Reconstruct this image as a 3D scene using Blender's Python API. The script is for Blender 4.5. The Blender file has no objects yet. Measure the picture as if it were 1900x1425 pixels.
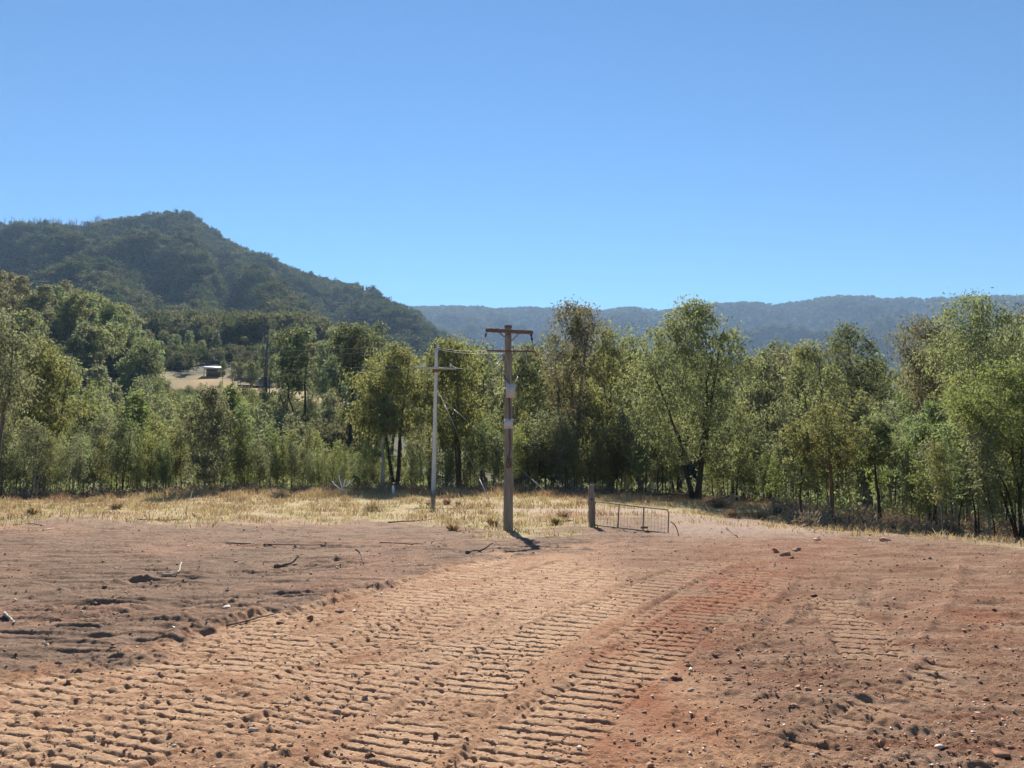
import bpy, math, numpy as np
from mathutils import Vector

scene = bpy.context.scene
R = math.radians
# ------------------------------------------------------------------ camera
F = 1490.0                      # focal length in pixels of a 1900 x 1425 frame
EYE = 1.7
PITCH = math.atan(152.5 / F)    # horizon on row 865
cam_d = bpy.data.cameras.new('camera')
cam = bpy.data.objects.new('camera', cam_d)
scene.collection.objects.link(cam)
cam.location = (0, 0, EYE)
cam.rotation_euler = (R(90) + PITCH, 0, 0)
cam_d.sensor_width = 36.0
cam_d.lens = 36.0 * F / 1900.0
cam_d.clip_start = 0.1
cam_d.clip_end = 20000
scene.camera = cam
scene.render.resolution_x, scene.render.resolution_y = 1024, 768

# ------------------------------------------------------------------ sky, sun, exposure
SUN_AZ = R(-5)        # clockwise from +Y
SUN_EL = R(38)
world = bpy.data.worlds.new('World')
scene.world = world
world.use_nodes = True
wn = world.node_tree
sky = wn.nodes.new('ShaderNodeTexSky')
sky.sky_type = 'NISHITA'
sky.sun_disc = False
sky.sun_elevation = SUN_EL
sky.sun_rotation = SUN_AZ
sky.altitude = 300
sky.air_density = 1.2
sky.dust_density = 0.0
sky.ozone_density = 6.5
bg = wn.nodes['Background']
bg.inputs['Strength'].default_value = 0.05
gam = wn.nodes.new('ShaderNodeGamma'); gam.inputs['Gamma'].default_value = 1.25
wn.links.new(sky.outputs[0], gam.inputs['Color'])
wb = wn.nodes.new('ShaderNodeMixRGB'); wb.blend_type = 'MULTIPLY'; wb.inputs[0].default_value = 1.0; wb.inputs[2].default_value = (0.565, 0.67, 0.635, 1)   # white balance of the sky
wn.links.new(gam.outputs[0], wb.inputs[1])
wn.links.new(wb.outputs[0], bg.inputs['Color'])
sun_d = bpy.data.lights.new('sun', 'SUN')
sun_d.energy = 5.0
sun_d.angle = R(0.5)
sun_d.color = (1.0, 0.94, 0.83)
sun = bpy.data.objects.new('sun', sun_d)
scene.collection.objects.link(sun)
SUN_DIR = Vector((math.sin(SUN_AZ) * math.cos(SUN_EL), math.cos(SUN_AZ) * math.cos(SUN_EL), math.sin(SUN_EL)))
sun.rotation_euler = (-SUN_DIR).to_track_quat('-Z', 'Y').to_euler()
sun.location = (0, 0, 60)
vs = scene.view_settings
vs.view_transform = 'Standard'
vs.look = 'None'
vs.exposure = 1.2
vs.gamma = 1.0
vs.use_curve_mapping = False
cy = scene.cycles
cy.max_bounces = 6
cy.diffuse_bounces = 3
cy.glossy_bounces = 2
cy.transmission_bounces = 3
cy.volume_bounces = 0
cy.transparent_max_bounces = 8
cy.caustics_reflective = cy.caustics_refractive = False
cy.use_denoising = True
try:
    cy.denoiser = 'OPENIMAGEDENOISE'
except Exception:
    pass

# ------------------------------------------------------------------ helpers
CP, SP = math.cos(PITCH), math.sin(PITCH)
def P(u, v, d):
    """photo pixel at distance d along +Y -> world point"""
    a, b = (u - 950.0) / F, (712.5 - v) / F
    dx, dy, dz = a, CP - b * SP, SP + b * CP
    k = d / dy
    return np.array([dx * k, d, EYE + dz * k])
def proj(x, y, z):
    zz = z - EYE
    dep = y * CP + zz * SP
    up = -y * SP + zz * CP
    dep = np.maximum(dep, 0.05)
    return 950 + F * x / dep, 712.5 - F * up / dep
def floor_px(u, v, z=0.0):
    a, b = (u - 950.0) / F, (712.5 - v) / F
    dx, dy, dz = a, CP - b * SP, SP + b * CP
    k = (z - EYE) / dz
    return np.array([dx * k, dy * k])

def _hash(ix, iy, seed):
    h = (ix.astype(np.int64) * 374761393 + iy.astype(np.int64) * 668265263 + seed * 974634541) & 0xffffffff
    h = ((h ^ (h >> 13)) * 1274126177) & 0xffffffff
    return (h ^ (h >> 16)) & 0xffffffff
def pnoise(x, y, seed=0):
    x = np.asarray(x, float); y = np.asarray(y, float)
    ix, iy = np.floor(x), np.floor(y)
    fx, fy = x - ix, y - iy
    ux = fx * fx * fx * (fx * (fx * 6 - 15) + 10); uy = fy * fy * fy * (fy * (fy * 6 - 15) + 10)
    def g(ox, oy):
        a = _hash(ix + ox, iy + oy, seed) * (2 * math.pi / 4294967296.0)
        return np.cos(a) * (fx - ox) + np.sin(a) * (fy - oy)
    n0 = g(0, 0) * (1 - ux) + g(1, 0) * ux
    n1 = g(0, 1) * (1 - ux) + g(1, 1) * ux
    return (n0 * (1 - uy) + n1 * uy) * 1.5
def fbm(x, y, seed=0, octs=4, gain=0.5):
    s = 0; a = 1; t = 0
    for o in range(octs):
        s = s + a * pnoise(x * 2 ** o, y * 2 ** o, seed + 17 * o); t += a; a *= gain
    return s / t
def smooth(e0, e1, x):
    t = np.clip((x - e0) / (e1 - e0), 0, 1)
    return t * t * (3 - 2 * t)

COL = scene.collection
def mesh_np(name, V, quads=None, tris=None, smooth_shade=False, mats=(), mat_idx=None):
    V = np.asarray(V, np.float32)
    me = bpy.data.meshes.new(name)
    me.vertices.add(len(V)); me.vertices.foreach_set('co', V.ravel())
    nq = 0 if quads is None else len(quads); nt = 0 if tris is None else len(tris)
    loops = []; 
    if nq: loops.append(np.asarray(quads, np.int32).ravel())
    if nt: loops.append(np.asarray(tris, np.int32).ravel())
    loops = np.concatenate(loops)
    me.loops.add(len(loops)); me.loops.foreach_set('vertex_index', loops)
    me.polygons.add(nq + nt)
    st = np.concatenate([np.arange(nq) * 4, nq * 4 + np.arange(nt) * 3]).astype(np.int32)
    me.polygons.foreach_set('loop_start', st)
    me.polygons.foreach_set('loop_total', np.concatenate([np.full(nq, 4), np.full(nt, 3)]).astype(np.int32))
    if smooth_shade:
        me.polygons.foreach_set('use_smooth', np.ones(nq + nt, bool))
    for m in mats: me.materials.append(m)
    if mat_idx is not None: me.polygons.foreach_set('material_index', np.asarray(mat_idx, np.int32))
    me.update(calc_edges=True)
    return me

class MB:
    """collects quads and triangles for one mesh"""
    def __init__(s): s.v = []; s.q = []; s.t = []; s.n = 0
    def add(s, V, q=None, t=None):
        V = np.asarray(V, float).reshape(-1, 3)
        if q is not None and len(q): s.q.append(np.asarray(q, int).reshape(-1, 4) + s.n)
        if t is not None and len(t): s.t.append(np.asarray(t, int).reshape(-1, 3) + s.n)
        s.v.append(V); s.n += len(V); return s
    def tube(s, pts, radii, sides=6, cap=True, squash=None):
        pts = np.asarray(pts, float); n = len(pts)
        radii = np.broadcast_to(np.asarray(radii, float), (n,))
        tan = np.gradient(pts, axis=0); tan /= np.linalg.norm(tan, axis=1)[:, None] + 1e-9
        ref = np.array([1.0, 0, 0]) if abs(tan[0][0]) < 0.8 else np.array([0, 1.0, 0])
        a = np.cross(tan, ref); a /= np.linalg.norm(a, axis=1)[:, None] + 1e-9
        b = np.cross(tan, a)
        ang = np.arange(sides) * 2 * math.pi / sides
        V = pts[:, None, :] + radii[:, None, None] * (np.cos(ang)[None, :, None] * a[:, None, :] + np.sin(ang)[None, :, None] * b[:, None, :])
        i = np.arange(n - 1)[:, None] * sides; j = np.arange(sides)[None, :]; j2 = (j + 1) % sides
        q = np.stack([i + j, i + j2, i + sides + j2, i + sides + j], -1).reshape(-1, 4)
        V = V.reshape(-1, 3); t = []
        if cap:
            V = np.vstack([V, pts[0], pts[-1]]); c0, c1 = n * sides, n * sides + 1
            for k in range(sides):
                k2 = (k + 1) % sides
                t.append((c0, k2, k)); t.append((c1, (n - 1) * sides + k, (n - 1) * sides + k2))
        return s.add(V, q, t)
    def box(s, c, size, ax=None, taper=1.0):
        hx, hy, hz = np.asarray(size) / 2
        V = np.array([[sx * hx * (taper if sz > 0 else 1), sy * hy * (taper if sz > 0 else 1), sz * hz] for sz in (-1, 1) for sy in (-1, 1) for sx in (-1, 1)])
        if ax is not None: V = V @ np.asarray(ax)
        V = V + np.asarray(c)
        return s.add(V, [(0, 2, 3, 1), (4, 5, 7, 6), (0, 1, 5, 4), (2, 6, 7, 3), (0, 4, 6, 2), (1, 3, 7, 5)])
    def beam(s, p0, p1, w, h):
        """rectangular bar with chamfered long edges from p0 to p1"""
        p0, p1 = np.asarray(p0, float), np.asarray(p1, float)
        d = p1 - p0; L = np.linalg.norm(d); d /= L
        up = np.array([0, 0, 1.0]) if abs(d[2]) < 0.9 else np.array([0, 1.0, 0])
        sd = np.cross(d, up); sd /= np.linalg.norm(sd); up = np.cross(sd, d)
        c = 0.15 * min(w, h)
        prof = [(-w/2+c, -h/2), (w/2-c, -h/2), (w/2, -h/2+c), (w/2, h/2-c), (w/2-c, h/2), (-w/2+c, h/2), (-w/2, h/2-c), (-w/2, -h/2+c)]
        V = [p + sd * a + up * b for p in (p0, p1) for a, b in prof]
        q = [(k, (k+1) % 8, 8+(k+1) % 8, 8+k) for k in range(8)] + [(7, 6, 1, 0), (6, 5, 2, 1), (5, 4, 3, 2), (8, 9, 14, 15), (9, 10, 13, 14), (10, 11, 12, 13)]
        return s.add(V, q)
    def mesh(s, name, mat=None, sm=False):
        q = np.concatenate(s.q) if s.q else None; t = np.concatenate(s.t) if s.t else None
        return mesh_np(name, np.concatenate(s.v), q, t, sm, [mat] if mat else [])
    def build(s, name, mat, parent=None, sm=False):
        o = bpy.data.objects.new(name, s.mesh(name, mat, sm)); COL.objects.link(o)
        if parent is not None: o.parent = parent
        return o

def tag(o, label=None, cat=None, group=None, kind=None):
    if label: o['label'] = label
    if cat: o['category'] = cat
    if group: o['group'] = group
    if kind: o['kind'] = kind
    return o
def empty(name, loc, rz=0.0, scale=1.0):
    o = bpy.data.objects.new(name, None); COL.objects.link(o)
    o.location = loc; o.rotation_euler = (0, 0, rz); o.scale = (scale,) * 3
    o.empty_display_size = 0.2
    return o
def part(name, me, parent):
    o = bpy.data.objects.new(name, me); COL.objects.link(o); o.parent = parent
    return o

# ------------------------------------------------------------------ materials
def nodes_of(m):
    m.use_nodes = True
    return m.node_tree
def N(nt, typ, **kw):
    n = nt.nodes.new(typ)
    for k, v in kw.items(): setattr(n, k, v)
    return n
def mat_simple(name, col, rough=0.8, noise=0.25, scale=8.0, stretch=(1, 1, 1), bump=0.3, metal=0.0, col2=None, spec=0.3):
    m = bpy.data.materials.new(name); nt = nodes_of(m); b = nt.nodes['Principled BSDF']
    tc = N(nt, 'ShaderNodeTexCoord'); mp = N(nt, 'ShaderNodeMapping'); mp.inputs['Scale'].default_value = stretch
    nz = N(nt, 'ShaderNodeTexNoise'); nz.inputs['Scale'].default_value = scale; nz.inputs['Detail'].default_value = 6
    rp = N(nt, 'ShaderNodeValToRGB')
    c = np.array(col); c2 = np.array(col2) if col2 is not None else c * (1 + noise)
    rp.color_ramp.elements[0].color = (*(c * (1 - noise)), 1); rp.color_ramp.elements[0].position = 0.3
    rp.color_ramp.elements[1].color = (*c2, 1); rp.color_ramp.elements[1].position = 0.7
    nt.links.new(tc.outputs['Object'], mp.inputs[0]); nt.links.new(mp.outputs[0], nz.inputs['Vector'])
    nt.links.new(nz.outputs['Fac'], rp.inputs[0]); nt.links.new(rp.outputs[0], b.inputs['Base Color'])
    b.inputs['Roughness'].default_value = rough; b.inputs['Metallic'].default_value = metal
    b.inputs['Specular IOR Level'].default_value = spec
    if bump:
        bp = N(nt, 'ShaderNodeBump'); bp.inputs['Strength'].default_value = bump; bp.inputs['Distance'].default_value = 0.02
        nt.links.new(nz.outputs['Fac'], bp.inputs['Height']); nt.links.new(bp.outputs[0], b.inputs['Normal'])
    return m
def mat_leaf(name, col, transl=0.35, var=0.35, tint=None, rough=0.6, spec=0.12):
    m = bpy.data.materials.new(name); nt = nodes_of(m); b = nt.nodes['Principled BSDF']; out = nt.nodes['Material Output']
    oi = N(nt, 'ShaderNodeObjectInfo'); ge = N(nt, 'ShaderNodeNewGeometry')
    hs = N(nt, 'ShaderNodeHueSaturation'); hs.inputs['Color'].default_value = (*col, 1)
    def rng(src, lo, hi):
        r = N(nt, 'ShaderNodeMapRange'); r.inputs['To Min'].default_value = lo; r.inputs['To Max'].default_value = hi
        nt.links.new(src, r.inputs['Value']); return r.outputs[0]
    nt.links.new(rng(oi.outputs['Random'], 0.485, 0.515), hs.inputs['Hue'])
    nt.links.new(rng(ge.outputs['Random Per Island'], 0.8, 1.1), hs.inputs['Saturation'])
    mu = N(nt, 'ShaderNodeMath', operation='MULTIPLY')
    nt.links.new(rng(ge.outputs['Random Per Island'], 1 - var, 1 + var), mu.inputs[0])
    nt.links.new(rng(oi.outputs['Random'], 0.85, 1.15), mu.inputs[1])
    nt.links.new(mu.outputs[0], hs.inputs['Value'])
    nt.links.new(hs.outputs[0], b.inputs['Base Color'])
    b.inputs['Roughness'].default_value = rough; b.inputs['Specular IOR Level'].default_value = spec
    tr = N(nt, 'ShaderNodeBsdfTranslucent')
    tc = N(nt, 'ShaderNodeMixRGB', blend_type='MULTIPLY'); tc.inputs[0].default_value = 1.0
    tc.inputs[2].default_value = (*(tint or (1.25, 1.24, 0.9)), 1)
    nt.links.new(hs.outputs[0], tc.inputs[1]); nt.links.new(tc.outputs[0], tr.inputs['Color'])
    mx = N(nt, 'ShaderNodeMixShader'); mx.inputs[0].default_value = transl
    nt.links.new(b.outputs[0], mx.inputs[1]); nt.links.new(tr.outputs[0], mx.inputs[2])
    nt.links.new(mx.outputs[0], out.inputs['Surface'])
    return m

M = {}
M['leaf_olive'] = mat_leaf('leaf_olive', (0.178, 0.19, 0.098), transl=0.54)
M['leaf_grey'] = mat_leaf('leaf_grey', (0.19, 0.2, 0.128), transl=0.5)
M['leaf_yellow'] = mat_leaf('leaf_yellow', (0.192, 0.196, 0.084), transl=0.55)
M['leaf_bright'] = mat_leaf('leaf_bright', (0.168, 0.196, 0.076), transl=0.55)
M['leaf_dark'] = mat_leaf('leaf_dark', (0.132, 0.15, 0.082), transl=0.5)
M['leaf_brown'] = mat_leaf('leaf_brown', (0.186, 0.172, 0.102), transl=0.5)
M['leaf_green'] = mat_leaf('leaf_green', (0.152, 0.184, 0.09), transl=0.54)
M['leaf_far'] = mat_leaf('leaf_far', (0.094, 0.112, 0.050), transl=0.25, var=0.3, spec=0.0)
M['leaf_far_light'] = mat_leaf('leaf_far_light', (0.15, 0.145, 0.085), transl=0.3, var=0.3, spec=0.0)
M['dead_far'] = mat_simple('dead_far', (0.17, 0.15, 0.13), noise=0.2, bump=0)
M['bark_dark'] = mat_simple('bark_dark', (0.055, 0.042, 0.034), 0.9, 0.5, 5, (6, 6, 0.7), 0.6, spec=0.1)
M['bark_pale'] = mat_simple('bark_pale', (0.30, 0.26, 0.22), 0.85, 0.35, 3, (3, 3, 0.6), 0.3, spec=0.1)
M['bark_mid'] = mat_simple('bark_mid', (0.14, 0.11, 0.09), 0.9, 0.45, 5, (5, 5, 0.6), 0.5, spec=0.1)
M['bark_red'] = mat_simple('bark_red', (0.16, 0.085, 0.055), 0.9, 0.45, 5, (5, 5, 0.6), 0.5, spec=0.1)
M['pole_wood'] = mat_simple('pole_wood', (0.245, 0.20, 0.165), 0.85, 0.35, 4, (14, 14, 0.5), 0.5, spec=0.15)
M['pole_pale'] = mat_simple('pole_pale', (0.60, 0.56, 0.53), 0.8, 0.2, 4, (10, 10, 0.5), 0.3, spec=0.15)
M['arm_brown'] = mat_simple('arm_brown', (0.20, 0.105, 0.075), 0.85, 0.3, 6, (1, 8, 8), 0.4, spec=0.15)
M['arm_grey'] = mat_simple('arm_grey', (0.48, 0.45, 0.42), 0.8, 0.2, 6, (1, 8, 8), 0.3)
M['steel'] = mat_simple('steel', (0.42, 0.42, 0.43), 0.5, 0.2, 20, bump=0.1, metal=0.6)
M['rust'] = mat_simple('rust', (0.20, 0.10, 0.06), 0.8, 0.4, 30, bump=0.2)
M['white_metal'] = mat_simple('white_metal', (0.50, 0.46, 0.46), 0.55, 0.1, 12, bump=0.05)
M['porcelain'] = mat_simple('porcelain', (0.72, 0.70, 0.66), 0.3, 0.1, 12, bump=0)
M['black_rubber'] = mat_simple('black_rubber', (0.025, 0.022, 0.02), 0.6, 0.2, 12, bump=0)
M['cable'] = mat_simple('cable', (0.075, 0.035, 0.03), 0.6, 0.2, 12, bump=0)
M['wire'] = mat_simple('wire', (0.32, 0.31, 0.29), 0.7, 0.1, 12, bump=0, metal=0.4)
M['post_wood'] = mat_simple('post_wood', (0.25, 0.19, 0.155), 0.9, 0.4, 5, (10, 10, 0.6), 0.6, spec=0.1)
M['gate_pipe'] = mat_simple('gate_pipe', (0.17, 0.145, 0.12), 0.8, 0.4, 25, bump=0.1)
M['log'] = mat_simple('log', (0.13, 0.10, 0.085), 0.9, 0.5, 6, (1, 6, 6), 0.5, spec=0.1)
M['twig'] = mat_simple('twig', (0.20, 0.14, 0.105), 0.9, 0.4, 6, (3, 3, 3), 0.3, spec=0.1)
M['bleached'] = mat_simple('bleached', (0.40, 0.34, 0.28), 0.8, 0.15, 6, bump=0.2)
M['white_paint'] = mat_simple('white_paint', (0.80, 0.79, 0.77), 0.6, 0.05, 6, bump=0.05)
M['rock_white'] = mat_simple('rock_white', (0.52, 0.42, 0.33), 0.85, 0.2, 9, bump=0.6)
M['rock_orange'] = mat_simple('rock_orange', (0.52, 0.25, 0.16), 0.85, 0.25, 9, bump=0.6)
M['rock_grey'] = mat_simple('rock_grey', (0.30, 0.22, 0.17), 0.85, 0.25, 9, bump=0.6)
M['clod'] = mat_simple('clod', (0.36, 0.205, 0.135), 0.95, 0.35, 12, bump=0.6, spec=0.1)
M['clod_dark'] = mat_simple('clod_dark', (0.22, 0.118, 0.075), 0.95, 0.35, 12, bump=0.6, spec=0.1)
M['clod_topsoil'] = mat_simple('clod_topsoil', (0.20, 0.125, 0.09), 0.95, 0.45, 12, bump=0.5, spec=0.1)
M['roof_white'] = mat_simple('roof_white', (0.75, 0.76, 0.78), 0.5, 0.06, 3, bump=0)
M['shed_wall'] = mat_simple('shed_wall', (0.16, 0.12, 0.10), 0.8, 0.2, 3, bump=0)
M['straw'] = mat_leaf('straw', (0.47, 0.365, 0.215), transl=0.3, var=0.35, tint=(1.1, 1.05, 0.85), rough=0.7)
M['straw_brown'] = mat_leaf('straw_brown', (0.33, 0.225, 0.135), transl=0.3, var=0.35, tint=(1.1, 1.0, 0.8), rough=0.7)
M['grass_green'] = mat_leaf('grass_green', (0.27, 0.26, 0.09), transl=0.35, var=0.35, tint=(1.1, 1.1, 0.8), rough=0.7)
M['dry_bush'] = mat_leaf('dry_bush', (0.25, 0.19, 0.135), transl=0.15, var=0.4, tint=(1.1, 1.0, 0.9), rough=0.8)
M['white_flower'] = mat_leaf('white_flower', (0.55, 0.52, 0.40), transl=0.3, var=0.2, tint=(1, 1, 1), rough=0.7)

# ground material: albedo attribute + grain
m = bpy.data.materials.new('soil'); nt = nodes_of(m); b = nt.nodes['Principled BSDF']
at = N(nt, 'ShaderNodeAttribute', attribute_name='albedo')
tc = N(nt, 'ShaderNodeTexCoord')
n1 = N(nt, 'ShaderNodeTexNoise'); n1.inputs['Scale'].default_value = 30; n1.inputs['Detail'].default_value = 8; n1.inputs['Roughness'].default_value = 0.7
n2 = N(nt, 'ShaderNodeTexVoronoi'); n2.inputs['Scale'].default_value = 55
n3 = N(nt, 'ShaderNodeTexNoise'); n3.inputs['Scale'].default_value = 160; n3.inputs['Detail'].default_value = 3
for n in (n1, n2, n3): nt.links.new(tc.outputs['Object'], n.inputs['Vector'])
mr = N(nt, 'ShaderNodeMapRange'); mr.inputs['From Min'].default_value = 0.3; mr.inputs['From Max'].default_value = 0.7
mr.inputs['To Min'].default_value = 0.72; mr.inputs['To Max'].default_value = 1.28
nt.links.new(n1.outputs['Fac'], mr.inputs['Value'])
mm = N(nt, 'ShaderNodeVectorMath', operation='SCALE'); nt.links.new(at.outputs['Color'], mm.inputs[0]); nt.links.new(mr.outputs[0], mm.inputs['Scale'])
nt.links.new(mm.outputs[0], b.inputs['Base Color'])
b.inputs['Roughness'].default_value = 0.95; b.inputs['Specular IOR Level'].default_value = 0.1
ad = N(nt, 'ShaderNodeMath', operation='ADD'); nt.links.new(n1.outputs['Fac'], ad.inputs[0])
ml = N(nt, 'ShaderNodeMath', operation='MULTIPLY'); ml.inputs[1].default_value = 0.5; nt.links.new(n3.outputs['Fac'], ml.inputs[0]); nt.links.new(ml.outputs[0], ad.inputs[1])
bp = N(nt, 'ShaderNodeBump'); bp.inputs['Strength'].default_value = 0.9; bp.inputs['Distance'].default_value = 0.03
nt.links.new(ad.outputs[0], bp.inputs['Height']); nt.links.new(bp.outputs[0], b.inputs['Normal'])
M['soil'] = m
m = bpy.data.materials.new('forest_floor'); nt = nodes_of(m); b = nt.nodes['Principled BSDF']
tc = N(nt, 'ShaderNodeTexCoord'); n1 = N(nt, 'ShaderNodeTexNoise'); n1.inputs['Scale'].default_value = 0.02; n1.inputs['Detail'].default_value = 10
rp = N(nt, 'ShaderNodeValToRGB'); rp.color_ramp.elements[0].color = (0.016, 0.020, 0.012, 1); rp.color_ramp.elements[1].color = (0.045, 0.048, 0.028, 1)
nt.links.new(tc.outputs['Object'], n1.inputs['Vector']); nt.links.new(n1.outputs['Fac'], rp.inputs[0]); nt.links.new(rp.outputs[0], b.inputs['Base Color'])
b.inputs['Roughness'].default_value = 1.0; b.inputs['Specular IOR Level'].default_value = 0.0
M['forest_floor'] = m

# ------------------------------------------------------------------ terrain
ctrl = [(x, y, 0.0) for x, y in [(-6, 1), (0, 1), (6, 1), (-7, 5), (0, 5), (7, 5), (-8, 9), (0, 9), (6, 9), (-9, 14), (-3, 14), (2, 14), (7, 13), (-16, 18), (-24, 25), (-60, 20)]]
for u, v, d in [(1500, 1001, 18.6), (1900, 1024, 15.9), (1250, 1003, 18.4), (1700, 1008, 17.6), (2200, 1040, 14.5),
                (1500, 985, 25), (1890, 1010, 23), (1700, 992, 25.5), (942, 985, 24), (1098, 978, 24.5), (805, 920, 42), (1240, 990, 22.4),
                (0, 968, 25), (0, 945, 33), (400, 918, 44), (600, 917, 46), (200, 935, 38), (1290, 935, 42), (1000, 920, 44), (1150, 925, 43),
                (1358, 938, 36), (1436, 946, 34), (1545, 978, 30), (1630, 976, 31), (1300, 962, 29), (1400, 968, 28.5), (700, 945, 33), (500, 950, 31)]:
    ctrl.append(tuple(P(u, v, d)))
ctrl += [(-60, 45, 0.0), (-40, 60, -0.5), (-18, 60, -0.8), (0, 60, -0.6), (20, 60, -1.4), (40, 60, -1.6), (70, 60, -1.6), (22, 20, -1.0), (35, 30, -1.4), (60, 40, -1.6), (-70, 70, -0.5), (-20, 75, -1), (20, 75, -1.6), (70, 75, -1.6)]
ctrl = np.array(ctrl)
def _tps(r2): return 0.5 * r2 * np.log(r2 + 1e-9)
_n = len(ctrl)
_K = _tps(((ctrl[:, None, :2] - ctrl[None, :, :2]) ** 2).sum(-1)) + np.eye(_n) * 0.6
_A = np.zeros((_n + 3, _n + 3)); _A[:_n, :_n] = _K; _A[:_n, _n] = 1; _A[:_n, _n + 1:] = ctrl[:, :2]; _A[_n:, :_n] = _A[:_n, _n:].T
_w = np.linalg.solve(_A, np.concatenate([ctrl[:, 2], np.zeros(3)]))
def near_h(x, y):
    z = _w[_n] + _w[_n + 1] * x + _w[_n + 2] * y
    for i in range(_n):
        z = z + _w[i] * _tps((x - ctrl[i, 0]) ** 2 + (y - ctrl[i, 1]) ** 2)
    return z
_gxs = np.arange(-71, 72, 0.5); _gys = np.arange(-3, 80, 0.5)
_GX, _GY = np.meshgrid(_gxs, _gys, indexing='ij')
_GZ = near_h(_GX.ravel(), _GY.ravel()).reshape(_GX.shape)
def near_fast(x, y):
    fi = (x - _gxs[0]) / 0.5; fj = (y - _gys[0]) / 0.5
    i = np.clip(fi.astype(int), 0, len(_gxs) - 2); j = np.clip(fj.astype(int), 0, len(_gys) - 2); a = fi - i; b = fj - j
    return _GZ[i, j] * (1 - a) * (1 - b) + _GZ[i + 1, j] * a * (1 - b) + _GZ[i, j + 1] * (1 - a) * b + _GZ[i + 1, j + 1] * a * b
def hill_h(x, y):
    d = np.maximum(y, 1.0)
    uu = 950 + F * x / d
    prof = np.interp(d, [50, 75, 90, 110, 160, 220, 260, 400, 600, 900, 2000], [-1, -1, 0.2, 3, 11, 25.5, 34, 64, 96, 120, 130])
    a = np.interp(uu, [-900, 250, 560, 700, 850, 1050, 3000], [1.1, 1.0, 1.0, 0.75, 0.4, 0.08, 0.05])
    knob = 14 * np.exp(-((uu - 20) / 180.0) ** 2 - ((d - 222) / 55.0) ** 2)
    z = -1.2 + (prof + 1.2) * a + knob
    return z + fbm(x / 40.0, y / 40.0, 5, 3) * np.clip((d - 70) / 100, 0, 1) * 2.0
def H(x, y):
    x = np.asarray(x, float); y = np.asarray(y, float)
    xc = np.clip(x, -70, 70); yc = np.clip(y, -2, 78)
    w = smooth(48, 78, y)
    return near_fast(xc, yc) * (1 - w) + hill_h(x, y) * w
def Hs(x, y): return float(H(np.array([x]), np.array([y]))[0])
def on_ground(u, d):
    """point of the ground at distance d seen in photo column u"""
    x = (u - 950) / F * d
    for _ in range(3):
        z = Hs(x, d); x = (u - 950) / F * (d * CP + (z - EYE) * SP)
    return np.array([x, d, z])

# log-polar ground grid
CX, CY = 0.0, -1.5
rs = [5.0]
while rs[-1] < 26.5: rs.append(rs[-1] + (0.014 if rs[-1] < 9.5 else 0.014 + (rs[-1] - 9.5) * 0.0052))
while rs[-1] < 60: rs.append(rs[-1] * 1.012)
while rs[-1] < 5200: rs.append(rs[-1] * 1.06)
rs = np.array(rs); NC = 920
az = np.linspace(R(-50), R(50), NC)
GR, GA = np.meshgrid(rs, az, indexing='ij')
gx = (CX + GR * np.sin(GA)).ravel(); gy = (CY + GR * np.cos(GA)).ravel()
gz = H(gx, gy)
gu, gv = proj(gx, gy, gz)
near = gy < 30
# region fields (real soil kinds, laid out from the photo)
wob = fbm(gx * 0.9, gy * 0.9, 3, 4)
wob2 = fbm(gx * 4.0, gy * 4.0, 9, 3)
b_pad = np.interp(gu, [-900, -400, 0, 200, 450, 620, 760, 900, 1020, 1100, 1250, 1400, 1520, 1900, 2300, 2900], [1560, 1390, 1264, 1218, 1152, 1102, 1064, 1037, 1022, 1008, 1003, 1000, 999, 1022, 1045, 1075])
sc = np.clip((gv - 860) / 200.0, 0.05, 2)
pad = smooth(-6, 10, gv - b_pad + wob * 40 * sc + wob2 * 12 * sc) * (gy < 26)
b_gr = np.interp(gu, [-900, -300, 0, 200, 330, 500, 640, 720, 850, 900, 960, 1050, 1100, 1150, 1250, 1300, 1400, 1480, 1600, 1750, 1900, 2300], [1010, 985, 970, 963, 968, 963, 960, 965, 979, 989, 990, 982, 975, 956, 951, 957, 967, 978, 986, 995, 1011, 1040])
wob3 = fbm(gx * 0.22, gy * 0.22, 4, 3)
grass = smooth(13, -9, gv - b_gr + wob * 22 + wob2 * 10 + wob3 * 26) * smooth(52, 47, gy) 
road = np.exp(-((gv - np.interp(gu, [500, 850, 1000, 1250], [962, 951, 946, 952])) / 4.5) ** 2) * smooth(760, 900, gu) * smooth(1300, 1240, gu) * near.astype(float)
road = np.maximum(road, np.exp(-((gv - 948) / 4.0) ** 2) * smooth(860, 960, gu) * smooth(1260, 1200, gu) * (gy > 24))
forest = smooth(43, 50, gy + wob * 3)
h = np.zeros_like(gz)
nr = gy < 34
X, Y = gx[nr], gy[nr]; pd = pad[nr]; hn = np.zeros(len(X))
U, Vv = gu[nr], gv[nr]
# broad undulation, clods, crumbs
rough = smooth(-0.25, 0.35, fbm(X * 0.7, Y * 0.7, 21, 3))
rightrough = smooth(1180, 1330, U + (Vv - 1200) * -0.9) * pd
hn += fbm(X * 0.45, Y * 0.45, 31, 3) * 0.05
hn += pnoise(X * 2.2, Y * 2.2, 41) * 0.014
clod = np.abs(pnoise(X * 7, Y * 7, 51)) + 0.6 * np.abs(pnoise(X * 15, Y * 15, 52))
hn += (clod - 0.35) * (0.013 + 0.014 * rough)
lump = np.maximum(0, pnoise(X * 11, Y * 11, 54) - 0.22) + 0.6 * np.maximum(0, pnoise(X * 19, Y * 19, 55) - 0.2)
hn += lump * 0.024 * (0.35 + 0.65 * rough)
hn += pnoise(X * 31, Y * 31, 53) * 0.009 * (0.4 + rough)
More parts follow.
